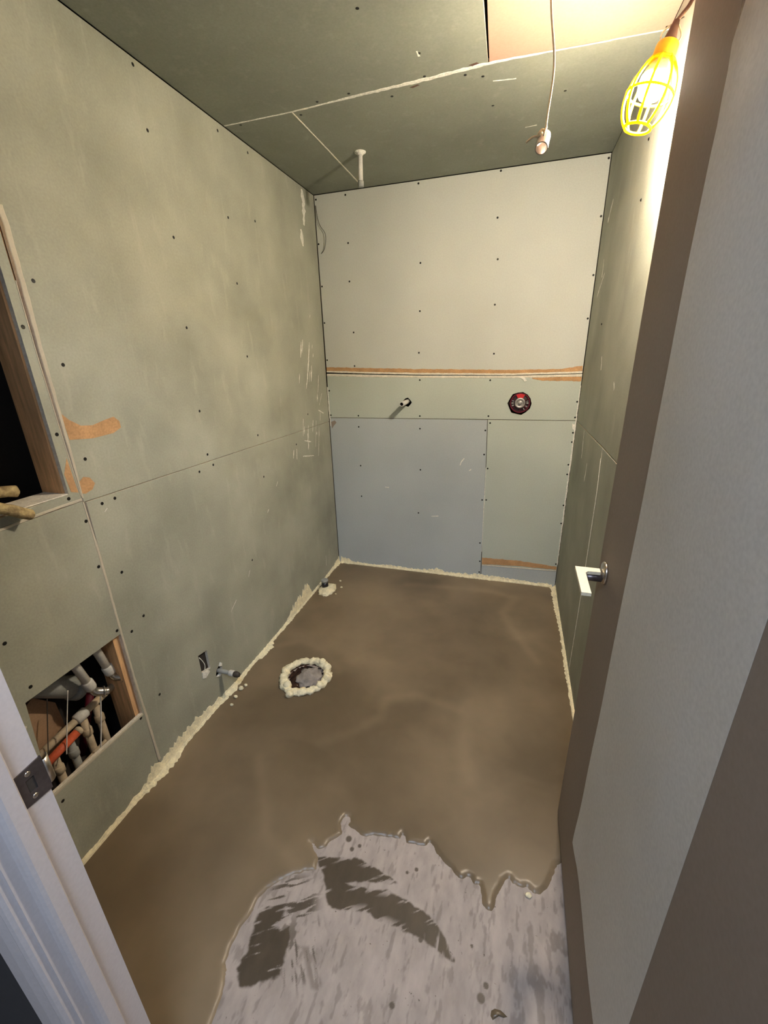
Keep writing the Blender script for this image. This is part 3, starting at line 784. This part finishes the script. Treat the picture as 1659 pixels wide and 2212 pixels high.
tone = 0.34 + (fbm(X * 3.0, Y * 2.2, 5, 61) - 0.5) * 1.0
swirl = fbm(X * 2.0 + 1.2 * fbm(X * 3, Y * 3, 3, 71), Y * 4.0 + 1.4 * fbm(X * 3, Y * 3, 3, 81), 5, 91)
tone += (swirl - 0.5) * 0.7
tone += 0.30 * vein_or_glint([(0.568, -0.195), (0.812, -0.171), (1.105, -0.156), (1.253, -0.198), (1.184, -0.386), (1.251, -0.55), (1.362, -0.77)], 0.03)
tone += 0.16 * vein_or_glint([(0.053, -0.986), (0.155, -0.919), (0.308, -0.958), (0.437, -1.083)], 0.022)
tone += 0.20 * vein_or_glint([(0.522, -1.479), (0.627, -1.394), (0.721, -1.283), (0.705, -1.194), (0.838, -1.13), (1.029, -1.173)], 0.025)
tone += 0.22 * vein_or_glint([(0.33, -1.606), (0.426, -1.729), (0.499, -1.835), (0.636, -1.891)], 0.022)
tone += 0.24 * vein_or_glint([(1.063, -1.125), (1.066, -1.319), (1.1, -1.471)], 0.035)
tone += 0.30 * vein_or_glint(EDGE, 0.006)  # pale rim puts the edge glints into the compound's tone
tone = np.clip(tone, 0, 1)
comp = grid_obj('levelling_compound', xs, ys, Z, keep, 'levelling', 'tone', tone, parent=fl, label='smooth brown wet levelling compound with a ragged front edge')
def puddle(poly, h=0.004, z=ZS):
    c = np.mean(np.array(poly), 0)
    V = [(p[0], p[1], z - 0.0006) for p in poly] + [(c[0] + (p[0] - c[0]) * .7, c[1] + (p[1] - c[1]) * .7, z + h * .8) for p in poly] + [(c[0], c[1], z + h)]
    n = len(poly)
    F = [(i, (i + 1) % n, n + (i + 1) % n, n + i) for i in range(n)] + [(n + i, n + (i + 1) % n, 2 * n) for i in range(n)]
    return V, F
V, F = puddle([(1.213, -2.043), (1.214, -2.034), (1.222, -2.028), (1.236, -2.027), (1.246, -2.031), (1.252, -2.034), (1.243, -2.038), (1.232, -2.038), (1.224, -2.044), (1.218, -2.049)], 0.005)
o = link('compound_drip', V, F, 'pipe_cream', fl, smooth=True)
o.data.materials[0] = MATS['levelling']

# ------------------------------------------------------------------ foam beads along the wall bases
def interp(tab, t):
    if t <= tab[0][0]: return tab[0][1]
    for (a, va), (b, vb_) in zip(tab, tab[1:]):
        if t <= b:
            return va + (vb_ - va) * (t - a) / (b - a)
    return tab[-1][1]
def bead(name, P0, P1, nrm, htab, wtab, step, seed, **k):
    P0, P1, nrm = Vector(P0), Vector(P1), Vector(nrm)
    L = (P1 - P0).length
    n = int(L / step)
    V, F = [], []
    for i in range(n + 1):
        t = i / n
        c = P0.lerp(P1, t)
        s = t * L
        key = c.y if abs((P1 - P0).y) > abs((P1 - P0).x) else c.x
        nz = lambda f, q: noise.noise(Vector((s * f, q + seed, 0.3)))
        h = interp(htab, key) * (1 + 0.45 * nz(70, 1) + 0.35 * nz(190, 2))
        w = interp(wtab, key) * (1 + 0.40 * nz(60, 5) + 0.35 * nz(170, 6))
        h = max(h, 0.004); w = max(w, 0.004)
        bl = 0.0035 * (1 + 0.6 * nz(90, 9))
        sec = [(-0.0005, h), (0.0018, h * .97), (0.0025 + bl * .4, max(h * .55, 0.009)), (0.004 + bl, 0.0085), (0.007 + bl, 0.005 + bl * .3),
               (max(w * .6, 0.010), 0.0032 + 0.001 * nz(150, 12)), (max(w, 0.0115), 0.0006), (max(w, 0.0115) - 0.001, -0.0012), (-0.0005, -0.0012)]
        for a, z in sec:
            V.append(c + nrm * a + Vector((0, 0, z)))
    m_ = 9
    for i in range(n):
        for q in range(m_):
            a = i * m_ + q; b = i * m_ + (q + 1) % m_
            F.append((a, b, b + m_, a + m_))
    F += [tuple(range(m_)), tuple(reversed(range(n * m_, n * m_ + m_)))]
    o = link(name, V, F, 'foam', smooth=False, **k)
    import bmesh
    bm = bmesh.new(); bm.from_mesh(o.data)
    bmesh.ops.recalc_face_normals(bm, faces=bm.faces)
    bm.to_mesh(o.data); bm.free()
    return o
HL = [(-2.33, .011), (-1.9, .013), (-1.81, .02), (-1.77, .055), (-1.73, .035), (-1.65, .045), (-1.55, .048), (-1.47, .035), (-1.38, .018), (-1.3, .012), (-1.0, .010), (-.8, .012), (-.75, .03), (-.66, .075), (-.6, .075), (-.52, .095), (-.48, .06), (-.46, .010), (-.4, .010), (-.3, .010), (-.1, .02), (0, .05)]
WL = [(-2.33, .008), (-1.95, .009), (-1.86, .012), (-1.78, .028), (-1.70, .030), (-1.62, .012), (-1.5, .014), (-1.42, .016), (-1.33, .028), (-1.2, .012), (-1.12, .014), (-1.07, .034), (-1.0, .036), (-.95, .012), (-.85, .014), (-.6, .012), (-.3, .012), (-.1, .012), (0, .02)]
bead('foam_bead', (0, -2.33, 0), (0, -0.001, 0), (1, 0, 0), HL, WL, 0.008, 3.0, label='cream foam bead smeared along the base of the left wall', cat='foam seal')
HB = [(0, .05), (.06, .045), (.1, .02), (.25, .012), (.42, .022), (.59, .013), (.7, .03), (.735, .04), (.8, .02), (.91, .024), (1.03, .03), (1.21, .024), (1.36, .016), (1.49, .018)]
WB = [(0, .02), (.1, .010), (.6, .008), (.9, .014), (1.2, .010), (1.5, .012)]
bead('foam_bead', (0.02, 0, 0), (1.48, 0, 0), (0, -1, 0), HB, WB, 0.008, 11.0, label='white foam bead along the base of the far wall', cat='foam seal')
HR = [(-2.3, .008), (-1.1, .008), (-.6, .012), (-.2, .010), (-.05, .02)]
WR = [(-2.3, .008), (-1.1, .009), (-.75, .016), (-.55, .012), (-.3, .02), (-.03, .03)]
bead('foam_bead', (W, -2.30, 0), (W, -0.002, 0), (-1, 0, 0), HR, WR, 0.008, 21.0, label='narrow cream foam bead along the base of the right wall', cat='foam seal')

# ------------------------------------------------------------------ floor drain: foam ring, pipe collar, plug
def lumpy_ring(c, ra, rb, minor, amp, fs, seed, nu=72, nv=12, zc=0.006, flat=0.75):
    V, F = [], []
    for i in range(nu):
        t = 2 * math.pi * i / nu
        mr = minor * (1 + 0.28 * noise.noise(Vector((math.cos(t) * 2.2, math.sin(t) * 2.2, seed))))
        off = 0.008 * noise.noise(Vector((math.cos(t) * 1.5, math.sin(t) * 1.5, seed + 4)))
        for j in range(nv):
            q = 2 * math.pi * j / nv
            d = Vector((math.cos(t) * math.cos(q), math.sin(t) * math.cos(q), math.sin(q) * flat))
            base = Vector((c[0] + (ra + off) * math.cos(t), c[1] + (rb + off) * math.sin(t), zc))
            p = base + d * mr
            k = noise.noise(p * fs + Vector((seed, 0, 0))) + 0.5 * noise.noise(p * fs * 2.3)
            V.append(p + d * amp * k)
    for i in range(nu):
        for j in range(nv):
            a = i * nv + j; b = i * nv + (j + 1) % nv
            c2 = ((i + 1) % nu) * nv + (j + 1) % nv; d2 = ((i + 1) % nu) * nv + j
            F.append((a, d2, c2, b))
    return V, F
ring = lumpy_ring(DC, 0.107, 0.103, 0.0185, 0.012, 55, 2.0, nu=110, nv=14)
lump1 = blob_vf((0.288, -1.287, 0.010), 0.017, 0.25, 60, seed=1)
lump2 = blob_vf((0.400, -1.205, 0.014), 0.017, 0.25, 60, seed=2)
lump3 = blob_vf((0.255, -1.245, 0.016), 0.02, 0.25, 60, seed=3)
lump4 = blob_vf((0.385, -1.085, 0.014), 0.02, 0.25, 60, seed=4)
lump5 = blob_vf((0.345, -1.058, 0.014), 0.02, 0.2, 60, seed=5)
lump6 = blob_vf((0.412, -1.150, 0.012), 0.02, 0.25, 60, seed=6)
V, F = join(ring, lump1, lump2, lump3, lump4, lump5, lump6)
link('foam_ring', V, F, 'foam', smooth=True, label='lumpy cream foam ring around the floor drain hole', cat='foam seal')
dr = thing('floor_drain', (DC[0], DC[1], -0.12), 'dark open drain pipe in the floor stuffed with a grey plug', 'drain')
lathe('pipe_wall', (DC[0], DC[1], -0.12), (0, 0, 1), [(0.0, 0.088), (0.118, 0.088), (0.118, 0.095), (0.0, 0.095)], 'rust', dr, seg=32, capa=False, capb=False)
V, F = blob_vf((DC[0], DC[1], -0.034), 0.086, 0.16, 70, (32, 14), (1, 1, 0.26), 4.0)
link('dirt_fill', V, F, 'rust', dr, smooth=True)
V, F = blob_vf((DC[0] + 0.010, DC[1] + 0.016, -0.014), 0.058, 0.34, 48, (36, 18), (1.0, 1.12, 0.34), 9.0)
link('plug_rag', V, F, 'grey_rag', dr, smooth=True, label='crumpled grey plug')
tube('straw', [(DC[0] - 0.02, DC[1] - 0.045, -0.02), (DC[0] - 0.012, DC[1] - 0.066, 0.006)], 0.0015, 'pipe_cream', dr, seg=6)

# ------------------------------------------------------------------ capped pipe stub in the far corner of the floor
ps = thing('floor_pipe_stub', (0.060, -0.385, 0.0), 'short black capped pipe standing in foam near the far left corner', 'pipe')
lathe('pipe', (0.060, -0.385, -0.004), (0, 0, 1), [(0, 0.0215), (0.060, 0.0215)], 'pipe_black', ps, seg=20)
lathe('cap', (0.060, -0.385, 0.056), (0, 0, 1), [(0, 0.0235), (0.012, 0.0235), (0.014, 0.022), (0.0142, 0.012)], 'pipe_grey', ps, seg=20)
V, F = blob_vf((0.0785, -0.394, 0.002), 0.078, 0.34, 34, (40, 12), (0.70, 1.0, 0.27), 5.5)
link('foam_collar', V, F, 'foam', smooth=True, label='cream foam collar around the black floor pipe', cat='foam seal')
for i, (x, y, r) in enumerate(((0.118, -0.268, .006), (0.158, -0.345, .006), (0.152, -0.43, .0045))):
    V, F = blob_vf((x, y, r * .7), r, 0.4, 150, (10, 7), (1.3, 1, .8), i)
    link('foam_crumb', V, F, 'foam', smooth=True, label=('tiny foam crumb behind the black floor pipe', 'tiny foam crumb to the right of the black floor pipe', 'smallest foam crumb in front of the black floor pipe')[i], cat='foam crumb', group='crumbs by the black pipe')
for i, (x, y, r) in enumerate(((0.055, -1.36, .008), (0.066, -1.405, .006), (0.05, -1.31, .010), (0.058, -1.285, .007))):
    V, F = blob_vf((x, y, r * .8), r, 0.4, 150, (10, 7), (1.2, 1, .9), i + 5)
    link('foam_crumb', V, F, 'foam', smooth=True, label=('foam crumb on the wet floor straight below the supply stub', 'foam crumb nearest the viewer below the supply stub', 'largest foam crumb just beyond the supply stub', 'foam crumb farthest beyond the supply stub')[i], cat='foam crumb', group='crumbs by the supply stub')
V, F = blob_vf((1.302, -1.778, -0.002), 0.008, 0.4, 120, (10, 7), (1.2, 0.9, .6), 3)
link('foam_crumb', V, F, 'foam', smooth=True, label='yellowish foam crumb at the front edge of the wet compound near the door', cat='foam crumb')

# ------------------------------------------------------------------ supply stub low on the left wall
ss = thing('supply_stub', (0.0, -1.365, 0.10), 'grey pipe stub with brown valve end low on the left wall', 'pipe')
tube('pipe', [(-0.05, -1.366, 0.144), (0.062, -1.364, 0.141)], 0.0095, 'pipe_grey', ss)
lathe('fitting', (0.048, -1.364, 0.1415), (1, 0, -0.02), [(0, 0.011), (0.004, 0.0135), (0.02, 0.0135), (0.024, 0.0115)], 'pipe_white', ss)
lathe('valve_end', (0.070, -1.364, 0.141), (1, 0.05, -0.1), [(0, 0.010), (0.01, 0.0135), (0.022, 0.012), (0.03, 0.008)], 'wire_dark', ss)

# ------------------------------------------------------------------ shower pipe stub and valve on the far wall
sh = thing('shower_pipe_stub', (0.527, 0.0, 1.145), 'short white pipe poking from a ragged hole in the far wall', 'pipe')
a, b = Vector((0.530, 0.06, 1.163)), Vector((0.522, -0.118, 1.158))
V, F = lathe_vf(a, b - a, [(0, 0.0135), ((b - a).length, 0.0135), ((b - a).length, 0.0098), ((b - a).length - 0.06, 0.0098)], 18, capb=True)
fm = [1 if i >= 36 and i < 54 or i == len(F) - 1 else 0 for i in range(len(F))]
link('pipe', V, F, ['pipe_white', 'pipe_black'], sh, fmat=fm, smooth=True)

sv = thing('shower_valve', (VX, 0.0, VZ - 0.06), 'round black shower valve with red segment and silver centre on the far wall', 'valve')
lathe('body', (VX, 0.055, VZ), (0, -1, 0), [(0, 0.05), (0.045, 0.054), (0.052, 0.054), (0.054, 0.050)], 'valve_black', sv, seg=32)
V, F = [], []
nseg = 48
for k in range(nseg):
    t = 2 * math.pi * k / nseg
    for r, y in ((0.055, 0.004), (0.055, -0.008), (0.049, -0.008), (0.049, 0.004)):
        V.append((VX + r * math.cos(t), y, VZ + r * math.sin(t)))
for k in range(nseg):
    for q in range(4):
        a = k * 4 + q; b = k * 4 + (q + 1) % 4
        F.append((a, b, ((k + 1) % nseg) * 4 + (q + 1) % 4, ((k + 1) % nseg) * 4 + q))
link('rim', V, F, 'maroon', sv)
def sector(r0, r1, a0, a1, n=8):
    return [(VX + r1 * math.cos(math.radians(a0 + (a1 - a0) * i / n)), VZ + r1 * math.sin(math.radians(a0 + (a1 - a0) * i / n))) for i in range(n + 1)] + \
           [(VX + r0 * math.cos(math.radians(a1 - (a1 - a0) * i / n)), VZ + r0 * math.sin(math.radians(a1 - (a1 - a0) * i / n))) for i in range(n + 1)]
prism('red_segment', 'y', -0.009, 0.0, sector(0.027, 0.050, 62, 118), 'valve_red', sv, label='red marker segment')
for i, (a0, a1) in enumerate(((160, 167), (176, 186), (196, 205), (-6, 4), (12, 16), (-32, -24), (-58, -52))):
    prism('mark', 'y', -0.0065, 0.0, sector(0.034, 0.046, a0, a1, 3), 'galvanised', sv)
for a0 in (25, 150, 215, 270, 320):
    prism('spoke', 'y', -0.006, 0.0, sector(0.026, 0.050, a0, a0 + 4, 2), 'maroon', sv)
lathe('centre_disc', (VX, 0.0, VZ), (0, -1, 0), [(0, 0.029), (0.012, 0.029), (0.014, 0.027), (0.013, 0.018), (0.010, 0.017), (0.010, 0.008), (0.024, 0.007), (0.025, 0.005)], 'galvanised', sv, seg=28, label='silver round centre with square stem')

# loose wire at the top left corner of the far wall
tube('loose_wire', smooth_path([(0.010, -0.004, 2.225), (0.016, -0.008, 2.18), (0.030, -0.012, 2.13), (0.060, -0.014, 2.087), (0.062, -0.014, 2.05), (0.048, -0.010, 2.01), (0.026, -0.004, 1.991)]), 0.0016, 'wire_dark', seg=6,
     label='thin dark loose wire curling from the far left upper corner', cat='wire')

# ------------------------------------------------------------------ ceiling pipe stub
cp = thing('ceiling_pipe', (0.419, -0.404, 2.14), 'white pipe stub hanging from the ceiling near the far wall', 'pipe')
tube('pipe', [(0.419, -0.404, H + 0.01), (0.417, -0.404, 2.165)], 0.0105, 'pipe_white', cp, seg=16)
lathe('flange', (0.419, -0.404, H), (0, 0, -1), [(0, 0.026), (0.003, 0.025), (0.006, 0.014), (0.012, 0.0125)], 'plaster', cp, seg=18)
lathe('coupling', (0.417, -0.404, 2.172), (0, 0, -1), [(0, 0.0115), (0.002, 0.0135), (0.022, 0.0135), (0.023, 0.009)], 'pipe_grey', cp, seg=16)

# ------------------------------------------------------------------ string with metal tube weight
hw = thing('hanging_weight', (1.1768, -1.3200, 1.8563), 'metal tube tied to white string hanging from the ceiling', 'weight')
tube('string', smooth_path([(1.164, -1.32, H), (1.1631, -1.3200, 2.2228), (1.1682, -1.3200, 2.1248), (1.1827, -1.3200, 2.0421), (1.1853, -1.3200, 1.9952), (1.1802, -1.3200, 1.9313), (1.1793, -1.3200, 1.9031)]), 0.0024, 'string', hw, seg=8)
V, F = lathe_vf((1.1771, -1.3076, 1.8991), (-0.10, -0.62, -0.78), [(0, 0.0145), (0.040, 0.0145), (0.040, 0.0122), (0.0, 0.0122)], 24, capa=False, capb=False)
F += [(k, (k + 1) % 24, 72 + (k + 1) % 24, 72 + k) for k in range(24)]
link('tube', V, F, 'galvanised', hw, smooth=False)
tube('string_loop', smooth_path([(1.1793, -1.3200, 1.9057), (1.1802, -1.3498, 1.8989), (1.1768, -1.3626, 1.8869), (1.1751, -1.3626, 1.8793)]), 0.0022, 'string', hw, seg=8)
tube('string_tail', smooth_path([(1.1802, -1.3200, 1.9040), (1.1700, -1.3234, 1.9057), (1.1640, -1.3234, 1.8955), (1.1512, -1.3217, 1.8946), (1.1376, -1.3200, 1.8869)]), 0.0024, 'string', hw, seg=8)
V, F = blob_vf((1.1682, -1.3251, 1.8972), 0.006, 0.4, 200, (10, 8), (1, 1, 1), 2)
link('knot', V, F, 'string', hw, smooth=True)

# ------------------------------------------------------------------ caged work light
TOP = Vector((1.434, -1.168, 2.084)); BOT = Vector((1.3955, -1.168, 1.936))
AX = (BOT - TOP).normalized(); LL = (BOT - TOP).length
wlgt = thing('work_light', BOT, 'glowing bulb in a yellow plastic cage hanging by the right wall', 'work light')
ux = AX.cross(Vector((0, 1, 0))).normalized(); uy = AX.cross(ux).normalized()
lathe('handle_collar', TOP, AX, [(-0.004, 0.020), (0.0, 0.0235), (0.006, 0.0245), (0.026, 0.0245), (0.030, 0.0235)], 'cap_yellow', wlgt, seg=24)
def cage_r(t):
    tab = [(0.0, 0.025), (0.12, 0.036), (0.28, 0.046), (0.48, 0.052), (0.66, 0.051), (0.84, 0.044), (0.94, 0.036), (1.0, 0.030)]
    return interp(tab, t)
CL = LL - 0.026
def cage_pt(t, ang, dr=0.0):
    r = cage_r(t) + dr
    return TOP + AX * (0.026 + t * CL) + (ux * math.cos(ang) + uy * math.sin(ang)) * r
V, F = [], []
for t, r in ((0.02, 0.0028), (0.5, 0.0028), (1.0, 0.0034)):
    V, F = join((V, F), tube_vf([cage_pt(t, 2 * math.pi * i / 32) for i in range(33)], r, 8, False))
cage = link('guard_cage', V, F, 'cage_yellow', wlgt, smooth=True, label='yellow plastic guard cage')
for k in range(8):
    a = 2 * math.pi * (k + 0.3) / 8
    tube('cage_rib', [cage_pt(t / 16, a) for t in range(17)], 0.0034, 'cage_yellow', cage, seg=8)
bp_ = [(0.059, 0.0315), (0.064, 0.0324), (0.072, 0.0324), (0.086, 0.0295), (0.096, 0.022), (0.102, 0.011), (0.104, 0.001)]
lathe('bulb_base_shield', TOP, AX, [(0.016, 0.012), (0.026, 0.0145), (0.036, 0.022), (0.048, 0.0285), (0.0585, 0.0318)], 'pipe_white', wlgt, seg=28)  # opaque base added, flared to keep direct bulb light off the ceiling
lathe('bulb', TOP, AX, bp_, 'bulb_glow', wlgt, seg=28, label='bright glowing bulb')
lathe('socket', TOP + AX * 0.004, -AX, [(0, 0.016), (0.012, 0.014), (0.03, 0.0095), (0.045, 0.0065)], 'socket_brown', wlgt, seg=18)
tube('cord', smooth_path([tuple(TOP - AX * 0.040), (1.452, -1.172, 2.130), (1.466, -1.172, 2.148), (1.482, -1.170, 2.19), (1.490, -1.17, H)]), 0.0042, 'socket_brown', wlgt, seg=10)
tube('hook_wire', smooth_path([(1.424, -1.168, 2.116), (1.437, -1.166, 2.118), (1.446, -1.168, 2.122), (1.458, -1.170, 2.126)]), 0.0014, 'wire_dark', wlgt, seg=6)
for sgn in (-1, 1):
    tube('hook_wire', smooth_path([tuple(TOP - AX * 0.002 + ux * 0.018 * sgn), tuple(TOP - AX * 0.018 + ux * 0.021 * sgn), tuple(TOP - AX * 0.034 + ux * 0.008 * sgn)]), 0.0018, 'string', wlgt, seg=6)

# ------------------------------------------------------------------ open door on the right, lever handle, covering sheet
FE = Vector((1.397, -1.519, 0)); HE = Vector((1.3884, -2.348, 0))
du = (HE - FE).normalized(); dn = Vector((du.y, -du.x, 0)).normalized()
if dn.x > 0: dn = -dn                      # out of the visible face, towards the room
def dpt(s, off, z): return FE + du * s + dn * off + Vector((0, 0, z))
DW = (HE - FE).length
d1 = thing('door_1', HE, 'taupe painted door standing open along the right wall', 'door', 'structure')
q = [dpt(0, 0, 0), dpt(DW, 0, 0), dpt(DW, -0.04, 0), dpt(0, -0.04, 0)]
leaf = prism('door_leaf', 'z', 0.012, 2.04, [(p.x, p.y) for p in q], 'door_paint', d1)
hs = 0.076
lathe('rose', dpt(hs, -0.001, 0.934), dn, [(0, 0.027), (0.006, 0.027), (0.009, 0.024), (0.010, 0.012)], 'nickel', d1, seg=28)
lv = tube('lever_handle', [dpt(hs, 0.004, 0.9195), dpt(hs, 0.056, 0.9195)], 0.0095, 'steel_dark', d1, seg=16)  # neck's shade put in as darker steel than the bar
def lev(s0, s1, o0, o1, z0, z1):
    c = [dpt(s0, o0, 0), dpt(s1, o0, 0), dpt(s1, o1, 0), dpt(s0, o1, 0)]
    return c
pl = [dpt(hs - 0.013, 0.012, 0), dpt(hs - 0.013, 0.066, 0), dpt(hs + 0.112, 0.066, 0), dpt(hs + 0.112, 0.046, 0), dpt(hs + 0.016, 0.046, 0), dpt(hs + 0.008, 0.040, 0), dpt(hs + 0.006, 0.012, 0)]
prism('lever_bar', 'z', 0.930, 0.938, [(p.x, p.y) for p in pl], 'lever_lit', lv)
for z in (0.25, 1.05, 1.85):
    lathe('hinge', (HE.x + 0.052, HE.y + 0.006, z), (0, 0, 1), [(0, 0.005), (0.09, 0.005)], 'steel_dark', d1, seg=12)
# covering sheet: slightly bowed, thin, top corner peeling back
V, F = [], []
ns, nz_ = 14, 60
s0, s1, z0, z1 = 0.254, 0.668, 0.250, 2.0
def edge_s(z):
    e = s0 + 0.004 * noise.noise(Vector((0, 0, z * 5))) 
    if z > 1.70: e += 0.006 * noise.noise(Vector((3, 0, z * 22)))
    if z > 1.80: e += 0.075 * min(1.0, (z - 1.80) / 0.14) ** 1.1
    return e
for side in (0, 1):
    for i in range(nz_ + 1):
        z = z0 + (z1 - z0) * i / nz_
        for j in range(ns + 1):
            t = j / ns
            s = edge_s(z) + (s1 - edge_s(z)) * t
            off = 0.0035 + 0.003 * noise.noise(Vector((s * 4, 0, z * 3))) + 0.006 * math.exp(-((t) / 0.12) ** 2) * math.exp(-((z - z0) / 0.10) ** 2)
            off = off * (1 - 0.75 * max(0.0, (t - 0.8) / 0.2))
            off = max(off, 0.0018) * (1 - t ** 8) + 0.0003 * t ** 8
            if side: off = max(off - 0.0014, 0.0002)
            V.append(dpt(s, off, z))
n1 = (nz_ + 1) * (ns + 1)
for i in range(nz_):
    for j in range(ns):
        a = i * (ns + 1) + j
        F.append((a, a + 1, a + ns + 2, a + ns + 1))
        F.append((n1 + a, n1 + a + ns + 1, n1 + a + ns + 2, n1 + a + 1))
for i in range(nz_):
    a = i * (ns + 1); F.append((a, a + ns + 1, n1 + a + ns + 1, n1 + a))
    a = i * (ns + 1) + ns; F.append((a, n1 + a, n1 + a + ns + 1, a + ns + 1))
for j in range(ns):
    F.append((j, n1 + j, n1 + j + 1, j + 1))
    a = nz_ * (ns + 1) + j; F.append((a, a + 1, n1 + a + 1, n1 + a))
link('cover_sheet', V, F, 'door_sheet', smooth=False, label='pale grey sheet covering most of the open door face', cat='sheet')
tp = [dpt(0.252, 0, 0), dpt(0.330, 0, 0), dpt(0.330, 0.0012, 0), dpt(0.252, 0.0012, 0)]  # thin black strip along the sheet's receding upper edge
prism('black_strip', 'z', 1.812, 2.03, [(p.x, p.y) for p in tp], 'strip_black', label='black strip on the door at the upper corner of the grey sheet', cat='tape')

# ------------------------------------------------------------------ pipes inside the access opening
def supply(y0, z0, y1, z1, x, label):
    t = thing('water_pipe', (x, y1, z1 - 0.05), label, 'pipe')
    tube('pipe', [(x, y0, z0), (x, y1, z1)], 0.0125, 'pipe_white', t, seg=14)
    d = (Vector((x, y1, z1)) - Vector((x, y0, z0))).normalized()
    lathe('coupling', Vector((x, y1, z1)) - d * 0.02, d, [(0, 0.0135), (0.005, 0.0165), (0.03, 0.0165), (0.036, 0.0145)], 'pipe_white', t, seg=16)
    tube('elbow', smooth_path([(x, y1 + 0.003, z1 - 0.012), (x + 0.004, y1 + 0.010, z1 - 0.032), (x + 0.016, y1 + 0.026, z1 - 0.044), (x + 0.022, y1 + 0.036, z1 - 0.048)], 4), [0.0125] * 4 + [0.0135] * 5 + [0.012] * 4, 'solder', t, seg=14)
    lathe('flange', (x + 0.014, y1 + 0.022, z1 - 0.044), (0.45, 0.8, -0.3), [(0, 0.013), (0.001, 0.019), (0.005, 0.019), (0.006, 0.011)], 'solder', t, seg=18)
supply(-1.828, 0.70, -1.783, 0.485, -0.052, 'white pipe with soldered elbow nearest the stud in the access opening')
supply(-1.905, 0.70, -1.858, 0.49, -0.045, 'white pipe with soldered elbow in the middle of the access opening')
wp = thing('waste_pipe', (-0.11, -1.90, 0.44), 'wide grey pipe slanting behind the white pipes in the access opening', 'pipe')
tube('pipe', [(-0.12, -2.00, 0.60), (-0.11, -1.845, 0.455)], 0.034, 'pipe_grey', wp, seg=20)
lathe('hub', (-0.112, -1.868, 0.478), (0.06, 0.70, -0.7), [(0, 0.034), (0.004, 0.040), (0.03, 0.040), (0.034, 0.032)], 'pipe_grey', wp, seg=20)
prism('backing_board', 'x', -0.145, -0.155, [(-2.12, 0.28), (-1.90, 0.30), (-1.905, 0.44), (-1.955, 0.505), (-2.12, 0.42)], 'tan_panel', label='tan board at the back of the access opening', cat='board')
hp = thing('cross_pipe', (-0.085, -1.93, 0.35), 'cream pipe with coupling running across the access opening', 'pipe')
tube('pipe', [(-0.09, -2.12, 0.352), (-0.08, -1.76, 0.400)], 0.0115, 'pipe_cream', hp, seg=14)
lathe('coupling', (-0.0845, -1.905, 0.381), (0.03, 1, 0.133), [(0, 0.013), (0.004, 0.0175), (0.036, 0.0175), (0.04, 0.013)], 'pipe_white', hp, seg=16)
op = thing('orange_pipe', (-0.045, -1.98, 0.34), 'short orange pipe with pale end in the access opening', 'pipe')
tube('pipe', [(-0.05, -2.05, 0.352), (-0.05, -1.925, 0.372)], 0.0125, 'pipe_orange', op, seg=14)
lathe('end_cap', (-0.05, -1.930, 0.3712), (0, 1, 0.16), [(0, 0.0135), (0.010, 0.0135), (0.014, 0.009)], 'pipe_cream', op, seg=14)
for i, (y, z1_, x, mt_, lab) in enumerate(((-1.838, 0.375, -0.08, 'pipe_cream', 'upright cream pipe below the cross pipe, nearest the stud'),
                                           (-1.885, 0.365, -0.08, 'pipe_cream', 'upright cream pipe below the cross pipe, second from the stud'),
                                           (-1.945, 0.345, -0.07, 'pipe_grey', 'upright grey pipe below the orange pipe, third from the stud'),
                                           (-1.995, 0.335, -0.07, 'pipe_cream', 'upright cream pipe below the orange pipe, farthest from the stud'))):
    t = thing('riser_pipe', (x, y, 0.0), lab, 'pipe')
    tube('pipe', [(x, y, 0.0), (x, y, z1_)], 0.011, mt_, t, seg=12)
    lathe('coupling', (x, y, z1_ - 0.06), (0, 0, 1), [(0, 0.0115), (0.003, 0.0145), (0.025, 0.0145), (0.028, 0.0115)], mt_, t, seg=12)
tube('low_pipe', [(-0.06, -2.14, 0.222), (-0.05, -1.86, 0.262)], 0.006, 'pipe_cream', seg=10, label='thin cream pipe lowest across the access opening', cat='pipe')
tube('maroon_pipe', [(-0.12, -1.80, 0.44), (-0.12, -1.90, 0.22)], 0.012, 'maroon', seg=12, label='dark red pipe deep inside the access opening', cat='pipe')
tube('hanging_wire', smooth_path([(-0.03, -1.846, 0.440), (-0.028, -1.866, 0.37), (-0.022, -1.90, 0.275)]), 0.0022, 'wire_white', seg=6, label='white wire hanging below the middle elbow in the access opening', cat='wire')
tube('hanging_wire', smooth_path([(-0.05, -1.915, 0.52), (-0.045, -1.945, 0.44), (-0.03, -1.985, 0.35)]), 0.0016, 'wire_white', seg=6, label='thin pale wire slanting past the grey pipe in the access opening', cat='wire')
tube('hanging_wire', smooth_path([(-0.09, -1.95, 0.51), (-0.08, -1.98, 0.43), (-0.055, -2.02, 0.35)]), 0.0016, 'wire_dark', seg=6, label='thin dark wire in front of the tan board in the access opening', cat='wire')

# ------------------------------------------------------------------ plaster-caked stubs poking from the upper niche
def caked(name, a, b, r, seed, label):
    a, b = Vector(a), Vector(b)
    n = 12
    pts = [a.lerp(b, i / n) for i in range(n + 1)]
    V, F = tube_vf(pts, r, 16)
    V = [v + (v - pts[min(i // 16, n)]) * (0.30 * noise.noise(v * 70 + Vector((seed, 0, 0)))) for i, v in enumerate(V)]
    link(name, V, F, 'caked', smooth=True, label=label, cat='pipe')
caked('caked_pipe', (-0.02, -2.10, 1.185), (-0.03, -1.884, 1.134), 0.0135, 1.0, 'plaster-caked pipe end inside the niche, the upper of two')
caked('caked_pipe', (0.0, -2.12, 1.225), (0.032, -1.905, 1.082), 0.0135, 5.0, 'plaster-caked pipe end sticking out over the niche sill, the lower of two')
